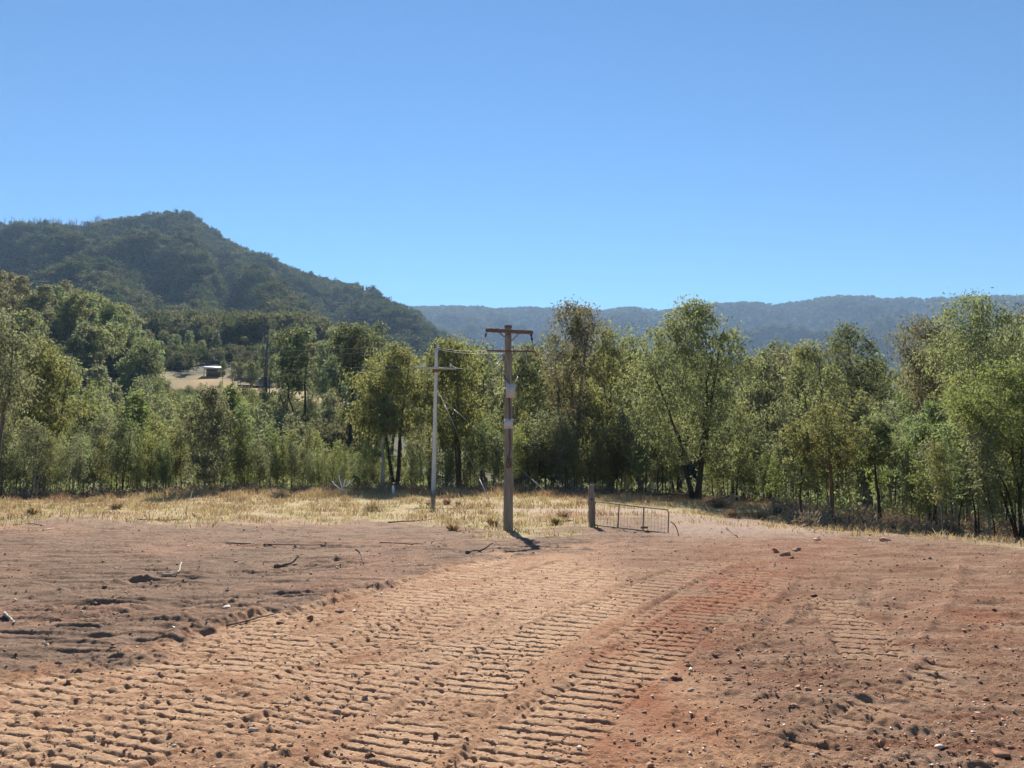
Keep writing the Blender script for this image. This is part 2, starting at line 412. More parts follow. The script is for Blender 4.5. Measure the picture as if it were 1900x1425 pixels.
# scraped topsoil: long low drag ridges running across the view
drag = fbm(X * 0.35 + 7, Y * 2.4 - X * 0.12 + 0.3 * pnoise(X * .5, Y * .5, 6), 61, 3)
hn += (1 - pd) * (np.abs(drag) * -0.09 + 0.03)
drag2 = fbm(X * 0.5 + 3, Y * 6.5 - X * 0.25, 62, 2)
hn += (1 - pd) * np.maximum(0, np.abs(drag2) - 0.12) * 0.075
hn += (1 - pd) * pnoise(X * 1.2, Y * 5.0, 63) * 0.018
# right half of the pad: ripped soil with oblique ridges
rip = fbm(X * 0.8 - Y * 0.2, Y * 2.6 + X * 0.35, 65, 3)
hn += rightrough * rip * 0.05
# crawler tracks
def path_dist(pts, reach):
    """nearest distance, run and offset along a polyline for the vertices within reach; also their indices"""
    pts = np.array(pts)
    k = np.nonzero((X > pts[:, 0].min() - reach) & (X < pts[:, 0].max() + reach) & (Y > pts[:, 1].min() - reach) & (Y < pts[:, 1].max() + reach))[0]
    xx, yy = X[k], Y[k]
    best = np.full(len(k), 1e9); S = np.zeros(len(k)); T = np.zeros(len(k)); acc = 0
    for p0, p1 in zip(pts[:-1], pts[1:]):
        dv = p1 - p0; L = np.hypot(*dv); dv /= L
        rx, ry = xx - p0[0], yy - p0[1]
        s = rx * dv[0] + ry * dv[1]; t = rx * dv[1] - ry * dv[0]
        sc_ = np.clip(s, 0, L); dist = np.hypot(s - sc_, t)
        m_ = dist < best
        best = np.where(m_, dist, best); S = np.where(m_, acc + sc_, S); T = np.where(m_, np.sign(t) * dist, T); acc += L
    m_ = best < reach
    return k[m_], best[m_], S[m_], T[m_], acc
tracks = [  # pixel centre line, width, pitch, depth, wear
    ([(-250, 1360), (0, 1292), (200, 1236), (400, 1180), (560, 1132), (700, 1092), (840, 1058), (960, 1034)], 0.55, 0.118, 0.024, 0.25),
    ([(-250, 1410), (0, 1330), (200, 1268), (400, 1206), (600, 1147), (760, 1100), (900, 1062), (1010, 1040)], 0.60, 0.118, 0.027, 0.10),
    ([(-300, 1480), (0, 1378), (250, 1293), (450, 1228), (640, 1164), (820, 1108), (960, 1072), (1080, 1043)], 0.62, 0.118, 0.029, 0.0),
    ([(-300, 1560), (0, 1440), (200, 1372), (450, 1278), (640, 1208), (800, 1142), (940, 1092), (1060, 1058)], 0.60, 0.118, 0.027, 0.15),
    ([(-100, 1530), (150, 1424), (420, 1320), (620, 1244), (760, 1178), (900, 1122), (1020, 1084), (1130, 1054)], 0.62, 0.118, 0.030, 0.0),
    ([(250, 1480), (450, 1385), (640, 1300), (800, 1222), (900, 1172), (1010, 1118), (1100, 1083), (1200, 1053)], 0.60, 0.118, 0.027, 0.2),
    ([(560, 1500), (720, 1400), (850, 1295), (960, 1208), (1080, 1142), (1190, 1097), (1270, 1064), (1340, 1042)], 0.66, 0.145, 0.039, -0.15),
    ([(1080, 1250), (1180, 1180), (1260, 1120), (1340, 1075)], 0.55, 0.145, 0.031, 0.1),
    ([(1290, 1190), (1340, 1150), (1400, 1100), (1450, 1060)], 0.55, 0.145, 0.032, 0.1),
    ([(830, 1560), (960, 1422), (1060, 1318), (1160, 1243), (1240, 1184), (1330, 1116), (1420, 1056)], 0.68, 0.145, 0.041, -0.2),
    ([(1535, 1105), (1580, 1160), (1640, 1235)], 0.60, 0.160, 0.055, -0.25),
    ([(1500, 1420), (1620, 1345), (1720, 1290), (1800, 1230)], 0.55, 0.150, 0.030, 0.35),
    ([(1655, 1305), (1740, 1285)], 0.40, 0.145, 0.034, 0.1),
    ([(2000, 1172), (1880, 1168), (1800, 1160)], 0.55, 0.145, 0.030, 0.1),
]
wearn = fbm(X * 1.3, Y * 1.3, 71, 3)
trk_all = np.zeros(len(X)); top_all = np.zeros(len(X))
def phase_table(pts, pitch, L):
    pts = np.array(pts); cum = np.concatenate([[0], np.cumsum(np.hypot(*np.diff(pts, axis=0).T))])
    ss = np.linspace(-0.5, L + 0.5, 600); px_ = np.interp(ss, cum, pts[:, 0]); py_ = np.interp(ss, cum, pts[:, 1])
    pit = np.clip(pitch + (np.hypot(px_, py_) - 5.0) * 0.019, pitch * 0.9, 0.28)
    return ss, np.concatenate([[0], np.cumsum(np.diff(ss) / pit[:-1])])
und = fbm(X * 0.45, Y * 0.45, 31, 3) * 0.05
for i, (px, w, pitch, dep, wear) in enumerate(tracks):
    pts = [floor_px(u, v) for u, v in px]
    k, best, S, T, L = path_dist(pts, w / 2 + 0.25)
    x_, y_, wn_, pdk = X[k], Y[k], wearn[k], pd[k]
    S = S + 0.012 * pnoise(x_ * 3, y_ * 3, 80 + i) + 0.04 * T * np.sin(S * 0.9 + i)
    ends = smooth(0, 0.3, S) * smooth(0, 0.3, L - S)
    edge = smooth(w / 2 + 0.03, w / 2 - 0.05, best + 0.04 * pnoise(x_ * 5, y_ * 5, 90 + i)) * ends
    ph_ = np.interp(S, *phase_table(pts, pitch, L))
    fr = ph_ % 1.0
    gw = 0.115 + 0.06 * pnoise(x_ * 7, y_ * 7, 95 + i)
    groove = smooth(gw, gw * 0.55, np.abs(fr - 0.5))
    seg = np.floor(ph_)
    lat = np.abs(((T / w * 2.9 + 0.37 * _hash(seg, seg * 0 + i, 3) / 4294967296.0 * 2) % 1.0) - 0.5)
    brick = smooth(0.085, 0.03, lat) * smooth(-0.25, 0.15, pnoise(x_ * 0.9, y_ * 0.9, 150 + i))
    tilt = (fr - 0.5) * 0.012
    keep = smooth(-0.52, 0.02, wn_ - wear * 0.8 + 0.25 * pnoise(x_ * 4, y_ * 4, 99 + i))
    crumbs = (clod[k] - 0.35) * 0.012
    prof = -0.004 - 0.9 * dep * groove * (0.30 + 0.70 * keep) - 0.65 * dep * brick * keep + tilt * 0.4 + pnoise(x_ * 13, y_ * 13, 97) * 0.004 + crumbs * (1.45 - keep) * 2.2 + 0.35 * dep * groove * smooth(0.1, 0.5, pnoise(x_ * 10, y_ * 10, 160 + i)) + lump[k] * 0.02 * (1.2 - keep)
    shoulder = 0.012 * np.exp(-((best - w / 2 - 0.05) / 0.05) ** 2) * ends * (0.4 + smooth(-0.2, 0.4, wn_))
    a = edge * (0.35 + 0.65 * keep) * pdk
    hn[k] -= 0.03 * np.exp(-((best - w / 2 + 0.01) / 0.022) ** 2) * ends * pdk * smooth(-0.15, 0.25, pnoise(x_ * 0.8, y_ * 0.8, 140 + i))
    hn[k] = hn[k] * (1 - a) + (und[k] * 0.6 + prof) * a + shoulder * pdk
    trk_all[k] = np.maximum(trk_all[k], a); top_all[k] = np.maximum(top_all[k] * (1 - a), a * (1 - groove) * keep)
# wheel ruts, berms and scrape marks: pixel line, width, height
for px, w, hh in [([(1425, 1185), (1455, 1120), (1495, 1068)], 0.10, -0.06), ([(1600, 1150), (1615, 1110), (1632, 1062)], 0.12, -0.07), ([(1630, 1170), (1655, 1140), (1690, 1105)], 0.14, -0.08),
                  ([(1200, 1320), (1330, 1375), (1480, 1430)], 0.07, -0.05), ([(1330, 1170), (1480, 1205)], 0.05, -0.04), 
                  ([(1700, 1250), (1800, 1272), (1950, 1290)], 0.09, -0.06), ([(1250, 1265), (1400, 1290), (1600, 1330), (1900, 1400)], 0.10, 0.02),
                  ([(1780, 1050), (1900, 1052), (2050, 1056)], 0.25, -0.10), ([(1770, 1075), (1900, 1080), (2050, 1085)], 0.3, -0.10), ([(1740, 1115), (1830, 1120), (1950, 1118)], 0.1, -0.08),
                  ([(1790, 1135), (1860, 1145), (1950, 1140)], 0.15, -0.09), ([(1480, 1012), (1620, 1015), (1760, 1022), (1900, 1032)], 0.2, 0.05), 
                  ([(265, 1200), (330, 1180), (390, 1160), (450, 1146), (520, 1130)], 0.11, 0.07), ([(360, 1155), (430, 1138)], 0.12, -0.10), ([(500, 1146), (640, 1110), (760, 1075), (860, 1050)], 0.06, 0.045), ([(500, 1150), (640, 1115), (760, 1080)], 0.05, -0.06),
                  ([(560, 1050), (620, 1045), (690, 1046)], 0.12, 0.09), ([(480, 1052), (600, 1053), (720, 1050)], 0.12, -0.08), ([(1180, 1300), (1350, 1290), (1550, 1320), (1800, 1380)], 0.05, 0.02), ([(1250, 1352), (1450, 1367), (1700, 1425)], 0.045, 0.018), ([(1400, 1210), (1600, 1240), (1900, 1262)], 0.06, 0.022), ([(1250, 1235), (1400, 1195), (1500, 1130), (1560, 1060)], 0.06, 0.022), ([(1700, 1200), (1760, 1120), (1790, 1040)], 0.07, 0.03), ([(1450, 1300), (1650, 1303), (1950, 1335)], 0.04, -0.05), ([(1380, 1262), (1560, 1275), (1720, 1262)], 0.04, -0.045),
                  ([(0, 1125), (150, 1095), (330, 1072), (480, 1065)], 0.10, 0.07), ([(0, 1090), (120, 1085), (300, 1082), (420, 1075)], 0.10, -0.10),
                  ([(0, 1170), (140, 1150), (300, 1130), (400, 1108)], 0.09, -0.08), ([(0, 1050), (200, 1047), (420, 1046)], 0.14, -0.09), ([(40, 1200), (200, 1180), (420, 1145)], 0.08, -0.06), ([(420, 1012), (620, 1014), (800, 1018)], 0.12, 0.06),
                  ([(940, 1352), (1000, 1305), (1050, 1277), (1105, 1250)], 0.022, -0.05), ([(580, 1215), (720, 1160), (800, 1130), (900, 1095)], 0.04, -0.05), ([(300, 1390), (480, 1335), (560, 1300)], 0.03, -0.05)]:
    k, best, S, T, L = path_dist([floor_px(u, v) for u, v in px], w * 3.2)
    wv = w * (1 + 0.5 * pnoise(X[k] * 2, Y[k] * 2, 120))
    hn[k] += (hh if hh > 0 else 0.6 * hh) * np.exp(-(best / wv) ** 2) * smooth(0, 0.5, S + 0.01) * smooth(0, 0.5, L - S) * (0.75 + 0.5 * fbm(X[k] * 3, Y[k] * 3, 121, 2) + 0.5 * (clod[k] - 0.35))
gm = grass[nr]
hn *= 1 - 0.55 * gm
hn *= smooth(34, 24, Y)
h[nr] = hn
gz2 = gz + h
# albedo
def mixc(c, new, a): return c * (1 - a[:, None]) + np.array(new)[None, :] * a[:, None]
c = np.tile(np.array([0.235, 0.152, 0.104]), (len(gx), 1))
tone = fbm(gx * 0.25, gy * 0.25, 131, 3); tone2 = fbm(gx * 1.1, gy * 1.1, 132, 3); tone3 = fbm(gx * 6, gy * 6, 133, 3)
c = mixc(c, (0.285, 0.165, 0.110), smooth(-0.1, 0.45, tone))
c = mixc(c, (0.175, 0.115, 0.082), smooth(0.0, 0.5, tone2) * 0.7)
stk = fbm(gx * 0.5 + 3, gy * 5.0, 134, 3)
c = mixc(c, (0.125, 0.083, 0.06), smooth(0.08, 0.4, stk) * 0.7)
c = mixc(c, (0.34, 0.215, 0.148), smooth(0.15, 0.5, -stk) * 0.5)
pc = np.tile(np.array([0.37, 0.212, 0.125]), (len(gx), 1))
pc = mixc(pc, (0.32, 0.16, 0.09), smooth(0.0, 0.5, tone2) * 0.7)
rr = np.zeros(len(gx)); rr[nr] = rightrough
pc = mixc(pc, (0.225, 0.130, 0.084), rr * 0.85)
pc = mixc(pc, (0.22, 0.12, 0.078), smooth(0.1, 0.5, tone3) * 0.45)
str_ = fbm(gx * 0.9 - gy * 0.25, gy * 3.2 + gx * 0.5, 135, 3)
pc = mixc(pc, (0.20, 0.092, 0.056), smooth(0.05, 0.4, str_) * rr * 0.7)
pc = mixc(pc, (0.34, 0.225, 0.155), smooth(0.1, 0.45, -str_) * rr * 0.55)
def blob(u0, v0, su, sv, rot=0):
    du, dv = gu - u0, (gv - v0)
    ca, sa = math.cos(rot), math.sin(rot)
    return np.exp(-((du * ca + dv * sa) / su) ** 2 - ((-du * sa + dv * ca) / sv) ** 2)
red = np.clip(blob(1330, 1115, 210, 52, -0.5) + 0.9 * blob(1230, 1260, 150, 40, -0.6) + blob(1190, 1190, 120, 30, -0.5) + blob(1150, 1380, 130, 70, -0.4) + 0.6 * blob(760, 1180, 130, 22, -0.4) + 0.7 * blob(1850, 1150, 90, 40) + 0.4 * blob(560, 1330, 200, 60, -0.3) + 0.8 * blob(350, 1172, 110, 14, -0.3), 0, 1)
pc = mixc(pc, (0.27, 0.105, 0.055), red * smooth(-0.5, 0.3, tone2 + 0.3 * tone3) * 0.9)
topm = np.zeros(len(gx)); topm[nr] = top_all
pc = mixc(pc, (0.48, 0.305, 0.19), topm * (0.8 - 0.5 * red) * (1 - 0.6 * rr))
pc = mixc(pc, (0.49, 0.325, 0.215), blob(900, 1170, 260, 60, -0.5) * 0.4)
c = c * (1 - pad[:, None]) + pc * pad[:, None]
rdz = smooth(0.2, 0.7, road)
gc = np.tile(np.array([0.40, 0.305, 0.175]), (len(gx), 1))
gc = mixc(gc, (0.30, 0.27, 0.10), smooth(0.0, 0.4, tone2)); gc = mixc(gc, (0.38, 0.24, 0.15), smooth(0.05, 0.5, tone))
c = c * (1 - grass[:, None]) + gc * grass[:, None]
c = mixc(c, (0.40, 0.29, 0.225), rdz * 0.85)
rr2 = smooth(1180, 1280, gu) * smooth(1010, 985, gv) * smooth(b_gr - 4, b_gr + 6, gv) * (gy > 17) * smooth(1620, 1480, gu)
c = mixc(c, (0.36, 0.26, 0.205), rr2 * 0.7)
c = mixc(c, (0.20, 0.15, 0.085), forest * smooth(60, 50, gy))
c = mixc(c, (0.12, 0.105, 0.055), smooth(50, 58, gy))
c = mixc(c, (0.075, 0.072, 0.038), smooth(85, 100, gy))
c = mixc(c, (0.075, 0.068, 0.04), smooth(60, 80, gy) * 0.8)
hillgrass = np.maximum(smooth(0, 8, gy - np.interp(gu, [250, 400, 440, 660], [198, 194, 172, 156])) * smooth(0, 8, np.interp(gu, [250, 400, 660], [230, 222, 202]) - gy) * smooth(258, 285, gu) * smooth(700, 640, gu),
                       smooth(108, 116, gy) * smooth(150, 140, gy) * smooth(420, 450, gu) * smooth(640, 600, gu))
hg_ = fbm(gx / 9, gy / 9, 140, 3)
c = mixc(c, (0.40, 0.275, 0.13), hillgrass)
c = mixc(c, (0.28, 0.17, 0.105), hillgrass * smooth(0.0, 0.4, hg_))
c = mixc(c, (0.17, 0.15, 0.07), hillgrass * smooth(0.1, 0.45, -hg_) * 0.7)
c = np.clip(c, 0.01, 0.9)
NR = len(rs)
ii = np.arange(NR - 1)[:, None] * NC + np.arange(NC - 1)[None, :]
quads = np.stack([ii, ii + NC, ii + NC + 1, ii + 1], -1).reshape(-1, 4)[:, ::-1]
gme = mesh_np('ground', np.stack([gx, gy, gz2], 1), quads, None, True, [M['soil']])
ca = gme.color_attributes.new('albedo', 'FLOAT_COLOR', 'POINT')
ca.data.foreach_set('color', np.concatenate([c, np.ones((len(c), 1))], 1).astype(np.float32).ravel())
ground = bpy.data.objects.new('ground', gme); COL.objects.link(ground); tag(ground, kind='structure')
# exact height lookup on the finished sheet
def sheet(x, y):
    x = np.atleast_1d(np.asarray(x, float)); y = np.atleast_1d(np.asarray(y, float))
    r = np.hypot(x - CX, y - CY); a = np.arctan2(x - CX, y - CY)
    fi = np.interp(r, rs, np.arange(NR)); fj = np.clip((a - az[0]) / (az[1] - az[0]), 0, NC - 1.001)
    i0 = np.clip(fi.astype(int), 0, NR - 2); j0 = fj.astype(int); di = fi - i0; dj = fj - j0
    Z = gz2.reshape(NR, NC)
    return (Z[i0, j0] * (1 - di) * (1 - dj) + Z[i0 + 1, j0] * di * (1 - dj) + Z[i0, j0 + 1] * (1 - di) * dj + Z[i0 + 1, j0 + 1] * di * dj)
def S1(x, y): return float(sheet(x, y)[0])
def gpt(u, v):
    """ground point under photo pixel (near field)"""
    ds = np.linspace(4.0, 60, 2800)
    xs = []; 
    a, b_ = (u - 950.0) / F, (712.5 - v) / F
    dy, dz = CP - b_ * SP, SP + b_ * CP
    k = ds / dy; x = a * k; z = EYE + dz * k
    below = z < sheet(x, ds)
    i = int(np.argmax(below)) if below.any() else len(ds) - 1
    return np.array([x[i], ds[i], S1(x[i], ds[i])])

# ------------------------------------------------------------------ mountains
def mountain(name, us, crest_v, D, r0, z0, amp, wl, seed, nrow=110, nback=14, power=1.15):
    ncol = len(us)
    crest = np.array([P(u, v, 1000.0) for u, v in zip(us, crest_v)])
    V = np.zeros((nrow + nback, ncol, 3))
    for j in range(ncol):
        d2 = crest[j, :2] / 1000.0
        Dj = D[j]; k = Dj / 1000.0
        zc = EYE + (crest[j, 2] - EYE) * k
        t = np.linspace(0, 1, nrow)
        yy = r0 + (Dj - r0) * t
        V[:nrow, j, 0] = d2[0] * yy; V[:nrow, j, 1] = yy
        V[:nrow, j, 2] = z0[j] + (zc - z0[j]) * t ** power
        tb = np.arange(1, nback + 1) / nback
        V[nrow:, j, 0] = d2[0] * (Dj + 500 * tb); V[nrow:, j, 1] = Dj + 500 * tb
        V[nrow:, j, 2] = zc - 190 * tb ** 1.3
    x, y = V[..., 0], V[..., 1]
    tt = np.concatenate([np.linspace(0, 1, nrow), np.linspace(1, 0.9, nback)])[:, None]
    ridge = 1 - 2 * np.abs(fbm(x / wl + 0.35 * y / wl, y / (wl * 2.2), seed, 3))
    V[..., 2] += amp * (ridge - 0.55) * np.sin(np.pi * np.clip(tt, 0, 1)) ** 0.8
    V[..., 2] += fbm(x / 70, y / 70, seed + 9, 3) * amp * 0.2 * np.sin(np.pi * np.clip(tt, 0, 1))
    if name == 'mountain':
        gl = np.interp(tt[:, 0], [0, 1], [470, 385])[:, None]
        V[..., 2] -= 34 * np.exp(-((us[None, :] - gl) / 34.0) ** 2) * np.clip(np.sin(np.pi * np.clip(tt, 0, 1)), 0, 1) ** 0.5 - 18 * np.exp(-((us[None, :] - gl + 75) / 34.0) ** 2) * np.sin(np.pi * np.clip(tt, 0, 1))
    return V
def grid_quads(n, m_):
    i = np.arange(n - 1)[:, None] * m_ + np.arange(m_ - 1)[None, :]
    return np.stack([i, i + 1, i + m_ + 1, i + m_], -1).reshape(-1, 4)
us1 = np.linspace(-700, 1120, 210)
cv1 = np.interp(us1, [-700, -200, 0, 60, 100, 160, 185, 240, 300, 325, 345, 370, 400, 430, 500, 600, 700, 760, 800, 850, 900, 1000, 1120], [440, 425, 414, 416, 421, 428, 417, 409, 402, 395, 394, 404, 430, 452, 486, 522, 557, 587, 618, 656, 700, 790, 870])
D1 = np.interp(us1, [-700, 0, 340, 700, 1120], [1150, 1100, 1050, 1250, 1400])
z01 = np.interp(us1, [-700, 500, 850, 1120], [62, 58, 30, -12])
V1 = mountain('mountain', us1, cv1 + 12, D1, 440, z01, 75, 190.0, 201)
mo = bpy.data.objects.new('mountain', mesh_np('mountain', V1.reshape(-1, 3), grid_quads(*V1.shape[:2]), None, True, [M['forest_floor']])); COL.objects.link(mo); tag(mo, kind='structure')
us2 = np.linspace(300, 2700, 260)
cv2 = np.interp(us2, [300, 600, 740, 850, 900, 1000, 1080, 1120, 1180, 1230, 1290, 1400, 1450, 1500, 1560, 1600, 1660, 1720, 1800, 1900, 2100, 2400, 2700], [600, 580, 572, 569, 571, 572, 574, 576, 571, 575, 567, 561, 564, 556, 549, 549, 553, 555, 553, 548, 556, 570, 560])
D2 = np.interp(us2, [300, 900, 1500, 2700], [3000, 3100, 2900, 2900])
V2 = mountain('mountain_range', us2, cv2 + 5, D2, 1300, np.full(len(us2), -15.0), 235, 470.0, 301, 120, 12, 1.25)
mo2 = bpy.data.objects.new('mountain_range', mesh_np('mountain_range', V2.reshape(-1, 3), grid_quads(*V2.shape[:2]), None, True, [M['forest_floor']])); COL.objects.link(mo2); tag(mo2, kind='structure')

# ------------------------------------------------------------------ foliage and trees
def leaves(mb, rng, centres, radii, n_per, L, W, droop=0.7, flat=0.65, outward=0.3):
    """leaf quads spread through clumps"""
    C_ = np.repeat(centres, n_per, axis=0); Rr = np.repeat(radii, n_per)
    n = len(C_)
    d = rng.normal(size=(n, 3)); d /= np.linalg.norm(d, axis=1)[:, None]
    rad = rng.random(n) ** 0.45
    off = d * rad[:, None] * Rr[:, None]; off[:, 2] *= flat
    p = C_ + off
    ax = rng.normal(size=(n, 3)) * 0.55 + d * outward; ax[:, 2] -= droop
    ax /= np.linalg.norm(ax, axis=1)[:, None]
    sd = np.cross(ax, rng.normal(size=(n, 3))); sd /= np.linalg.norm(sd, axis=1)[:, None]
    ll = L * rng.uniform(0.6, 1.3, n)[:, None]; ww = W * rng.uniform(0.7, 1.3, n)[:, None]
    V = np.stack([p, p + ax * ll * 0.45 + sd * ww, p + ax * ll, p + ax * ll * 0.5 - sd * ww], 1).reshape(-1, 3)
    mb.add(V, np.arange(4 * n).reshape(-1, 4))

def grow(seed, h, cw, cb, n_clump, n_leaf, L, W, stems=1, r=0.15, shape='dome', clump=0.55, droop=0.7, lean=0.0, leaf='leaf_olive', bark='bark_dark', spread=0.5, flat=0.65, bare=0, outward=0.3, uneven=0.5, trunk_top=0.96, sides=7, fork=1.1):
    """returns (trunk mesh, crown mesh); h height, cw crown width, cb crown base height"""
    rng = np.random.default_rng(seed)
    # stems
    stem_pts = []
    for k in range(stems):
        a = 2 * math.pi * (k / stems) + rng.uniform(0, 1)
        top_r = spread * cw * 0.5 * (0.2 if stems == 1 else rng.uniform(0.55, 1.0))
        nseg = 11; t = np.linspace(0, 1, nseg)
        hh = h * trunk_top * (1.0 if k == 0 else rng.uniform(0.72, 0.95))
        w = np.cumsum(rng.normal(size=(nseg, 2)) * 0.012 * h, axis=0) * t[:, None] ** 0.7
        bx = np.cos(a) * top_r * t ** fork + w[:, 0] + lean * h * t
        by = np.sin(a) * top_r * t ** fork + w[:, 1]
        bx += 0.08 * math.cos(a) * (stems > 1); by += 0.08 * math.sin(a) * (stems > 1)
        stem_pts.append(np.stack([bx, by, hh * t - 0.15 * (t == 0)], 1))
    tb = MB()
    for k, sp in enumerate(stem_pts):
        t = np.linspace(0, 1, len(sp))
        rr_ = r * (1.0 if k == 0 else 0.8) * (1 - 0.93 * t ** 0.85); rr_[0] *= 1.35
        tb.tube(sp, rr_, sides)
    # crown clumps
    ph = rng.uniform(0, 6.28, 6)
    cen = []
    tries = 0
    mind = clump * 0.7
    while len(cen) < n_clump and tries < n_clump * 40:
        tries += 1
        t = rng.random()
        if shape == 'dome': Rt = math.sin(math.pi * (0.12 + 0.86 * t) ** 0.85) ** 0.75
        elif shape == 'cone': Rt = (1 - t) ** 0.8 * 0.95 + 0.08
        elif shape == 'column': Rt = (math.sin(math.pi * (0.1 + 0.87 * t))) ** 0.45 * 0.9
        elif shape == 'umbrella': Rt = (0.35 + 0.65 * t ** 0.8) * math.sqrt(max(0.0, 1 - max(0, t - 0.6) ** 2 / 0.17))
        a = rng.uniform(0, 2 * math.pi)
        un = 1 + uneven * (math.sin(2 * a + ph[0] + 4 * t) * 0.5 + math.sin(3 * a + ph[1] - 7 * t) * 0.4 + math.sin(13 * t + ph[2] + a) * 0.45)
        q = rng.random() ** 0.45
        rad = cw * 0.5 * Rt * un * q
        z = cb + (h - cb) * t
        si = rng.integers(0, stems)
        axp = np.array([np.interp(z, stem_pts[0][:, 2], stem_pts[0][:, j]) for j in range(2)]) if stems == 1 else np.mean([[np.interp(z, sp[:, 2], sp[:, j]) for j in range(2)] for sp in stem_pts], axis=0)
        c_ = np.array([axp[0] + rad * math.cos(a), axp[1] + rad * math.sin(a), z])
        if all(np.sum((c_ - o) ** 2) > mind * mind for o in cen): cen.append(c_)
    cen = np.array(cen)
    # limbs: every clump hangs on the nearest stem point or on a clump placed before it
    allst = np.concatenate([sp[2:] for sp in stem_pts])
    d0 = np.array([np.min(np.linalg.norm(allst - c_, axis=1)) for c_ in cen])
    nodes = [p for p in allst]; rads = [r * 0.30 * (1 - 0.75 * p[2] / h) for p in allst]
    for i in np.argsort(d0):
        c_ = cen[i]; A_ = np.array(nodes)
        dv = c_ - A_; dist = np.linalg.norm(dv, axis=1)
        cost = dist + 1.2 * np.maximum(0, -dv[:, 2] + 0.15 * dist)
        j = int(np.argmin(cost)); p0 = A_[j]; Lb = dist[j]
        rb = max(0.008, min(rads[j] * 0.8, 0.02 + 0.012 * Lb * 3))
        mid = (p0 + c_) / 2 + rng.normal(size=3) * 0.08 * Lb + np.array([0, 0, -0.05 * Lb])
        tb.tube([p0, mid, c_], [rb, rb * 0.75, rb * 0.45], 4, cap=False)
        nodes.append(c_); rads.append(rb * 0.6)
    for k in range(bare):
        sp = stem_pts[k % stems]; i = rng.integers(2, 6); a = rng.uniform(0, 6.28); Lb = rng.uniform(0.08, 0.16) * h
        p1 = sp[i] + np.array([math.cos(a) * Lb, math.sin(a) * Lb, Lb * rng.uniform(-0.1, 0.6)])
        tb.tube([sp[i], (sp[i] + p1) / 2 + rng.normal(size=3) * 0.04 * Lb, p1], [r * 0.22, r * 0.14, 0.008], 4, cap=False)
    lb = MB()
    rad = clump * rng.uniform(0.55, 1.5, len(cen))
    leaves(lb, rng, cen, rad, n_leaf, L, W, droop, flat, outward)
    # extra twigs between clumps
    return tb.mesh('trunk', M[bark], True), lb.mesh('crown', M[leaf])

def plant(name, meshes, loc, rz, s, label, group=None, cat='tree', sz=None):
    e = empty(name, loc, rz, s)
    if sz: e.scale = (s, s, s * sz)
    part('trunk', meshes[0], e); part('crown', meshes[1], e)
    tag(e, label, cat, group)
    return e
def hero(name, u, d, vtop, wpx, cbv, label, seed, n_clump=80, n_leaf=130, group=None, **kw):
    g = on_ground(u, d)
    z = S1(g[0], g[1]); top = P(u, vtop, d)[2]
    hgt = top - z; cw = wpx * d / F; cb = max(0.3, P(u, cbv, d)[2] - z)
    kw.setdefault('clump', 0.040 * hgt + 0.06 * cw * 0.5)
    L = kw.pop('L', 0.0048 * d); W = kw.pop('W', L * 0.17)
    n_clump = int(n_clump * 1.7); n_leaf = int(n_leaf * 0.5); kw.setdefault('flat', 0.95)
    me = grow(seed, hgt, cw, cb, n_clump, n_leaf, L, W, **kw)
    return plant(name, me, (g[0], g[1], z - 0.03), 0, 1.0, label, group)

# near and middle trees read one by one from the photo
hero('gum_tree', 1290, 42, 562, 262, 850, 'large spreading gum with several dark stems forking near the ground right of the gate', 1, 240, 120, stems=3, r=0.19, spread=0.72, leaf='leaf_olive', bark='bark_dark', uneven=0.16, clump=0.5, bare=2, fork=1.25)
hero('gum_tree', 1058, 52, 568, 135, 800, 'tall gum with pale trunk and open brown-green crown behind the wooden pole', 2, 70, 130, stems=2, r=0.24, spread=0.45, leaf='leaf_brown', bark='bark_pale', shape='umbrella', clump=0.6)
hero('gum_tree', 1132, 54, 610, 125, 850, 'yellow-green gum standing between the pale-trunked gum and the large spreading gum', 3, 90, 130, stems=2, r=0.2, leaf='leaf_yellow', bark='bark_mid', shape='dome')
hero('gum_tree', 1612, 50, 602, 170, 880, 'dark rounded gum rising above the right-hand trees with a pointed top', 4, 110, 140, stems=2, r=0.24, leaf='leaf_dark', bark='bark_mid', shape='dome', uneven=0.4)
hero('gum_tree', 1520, 47, 640, 130, 890, 'olive gum leaning against the dark rounded gum on its near side', 5, 85, 130, stems=2, r=0.2, leaf='leaf_olive', bark='bark_dark')
hero('gum_tree', 1748, 47, 588, 120, 790, 'tall gum with white upper trunk and brownish crown at the right', 6, 75, 120, stems=2, r=0.2, leaf='leaf_brown', bark='bark_pale', shape='umbrella')
hero('gum_tree', 1842, 40, 545, 170, 760, 'tallest gum near the right edge with dark forking limbs', 7, 110, 130, stems=3, r=0.26, leaf='leaf_olive', bark='bark_dark', spread=0.7)
hero('gum_tree', 1945, 42, 540, 170, 760, 'tall gum cut by the right edge of the view', 8, 90, 130, stems=3, r=0.26, leaf='leaf_grey', bark='bark_dark')
hero('wattle_tree', 1895, 27, 676, 170, 825, 'bright yellow-green feathery wattle at the right edge on thin dark stems', 9, 90, 170, stems=5, r=0.07, spread=0.9, leaf='leaf_bright', bark='bark_dark', droop=-0.2, W=0.02, L=0.14, clump=0.36)
hero('gum_tree', 1545, 30, 752, 130, 862, 'slim young gum with reddish trunk at the edge of the dirt road', 10, 60, 110, stems=1, r=0.11, leaf='leaf_yellow', bark='bark_red', uneven=0.5)
hero('gum_tree', 1632, 31, 775, 110, 860, 'slim young gum with black trunk right of the red-trunked one', 11, 50, 110, stems=1, r=0.09, leaf='leaf_green', bark='bark_dark', uneven=0.5)
hero('gum_tree', 1487, 30, 800, 60, 900, 'small leafy gum leaning at the end of the rail fence', 12, 26, 90, stems=1, r=0.05, leaf='leaf_yellow', bark='bark_dark', uneven=0.5)
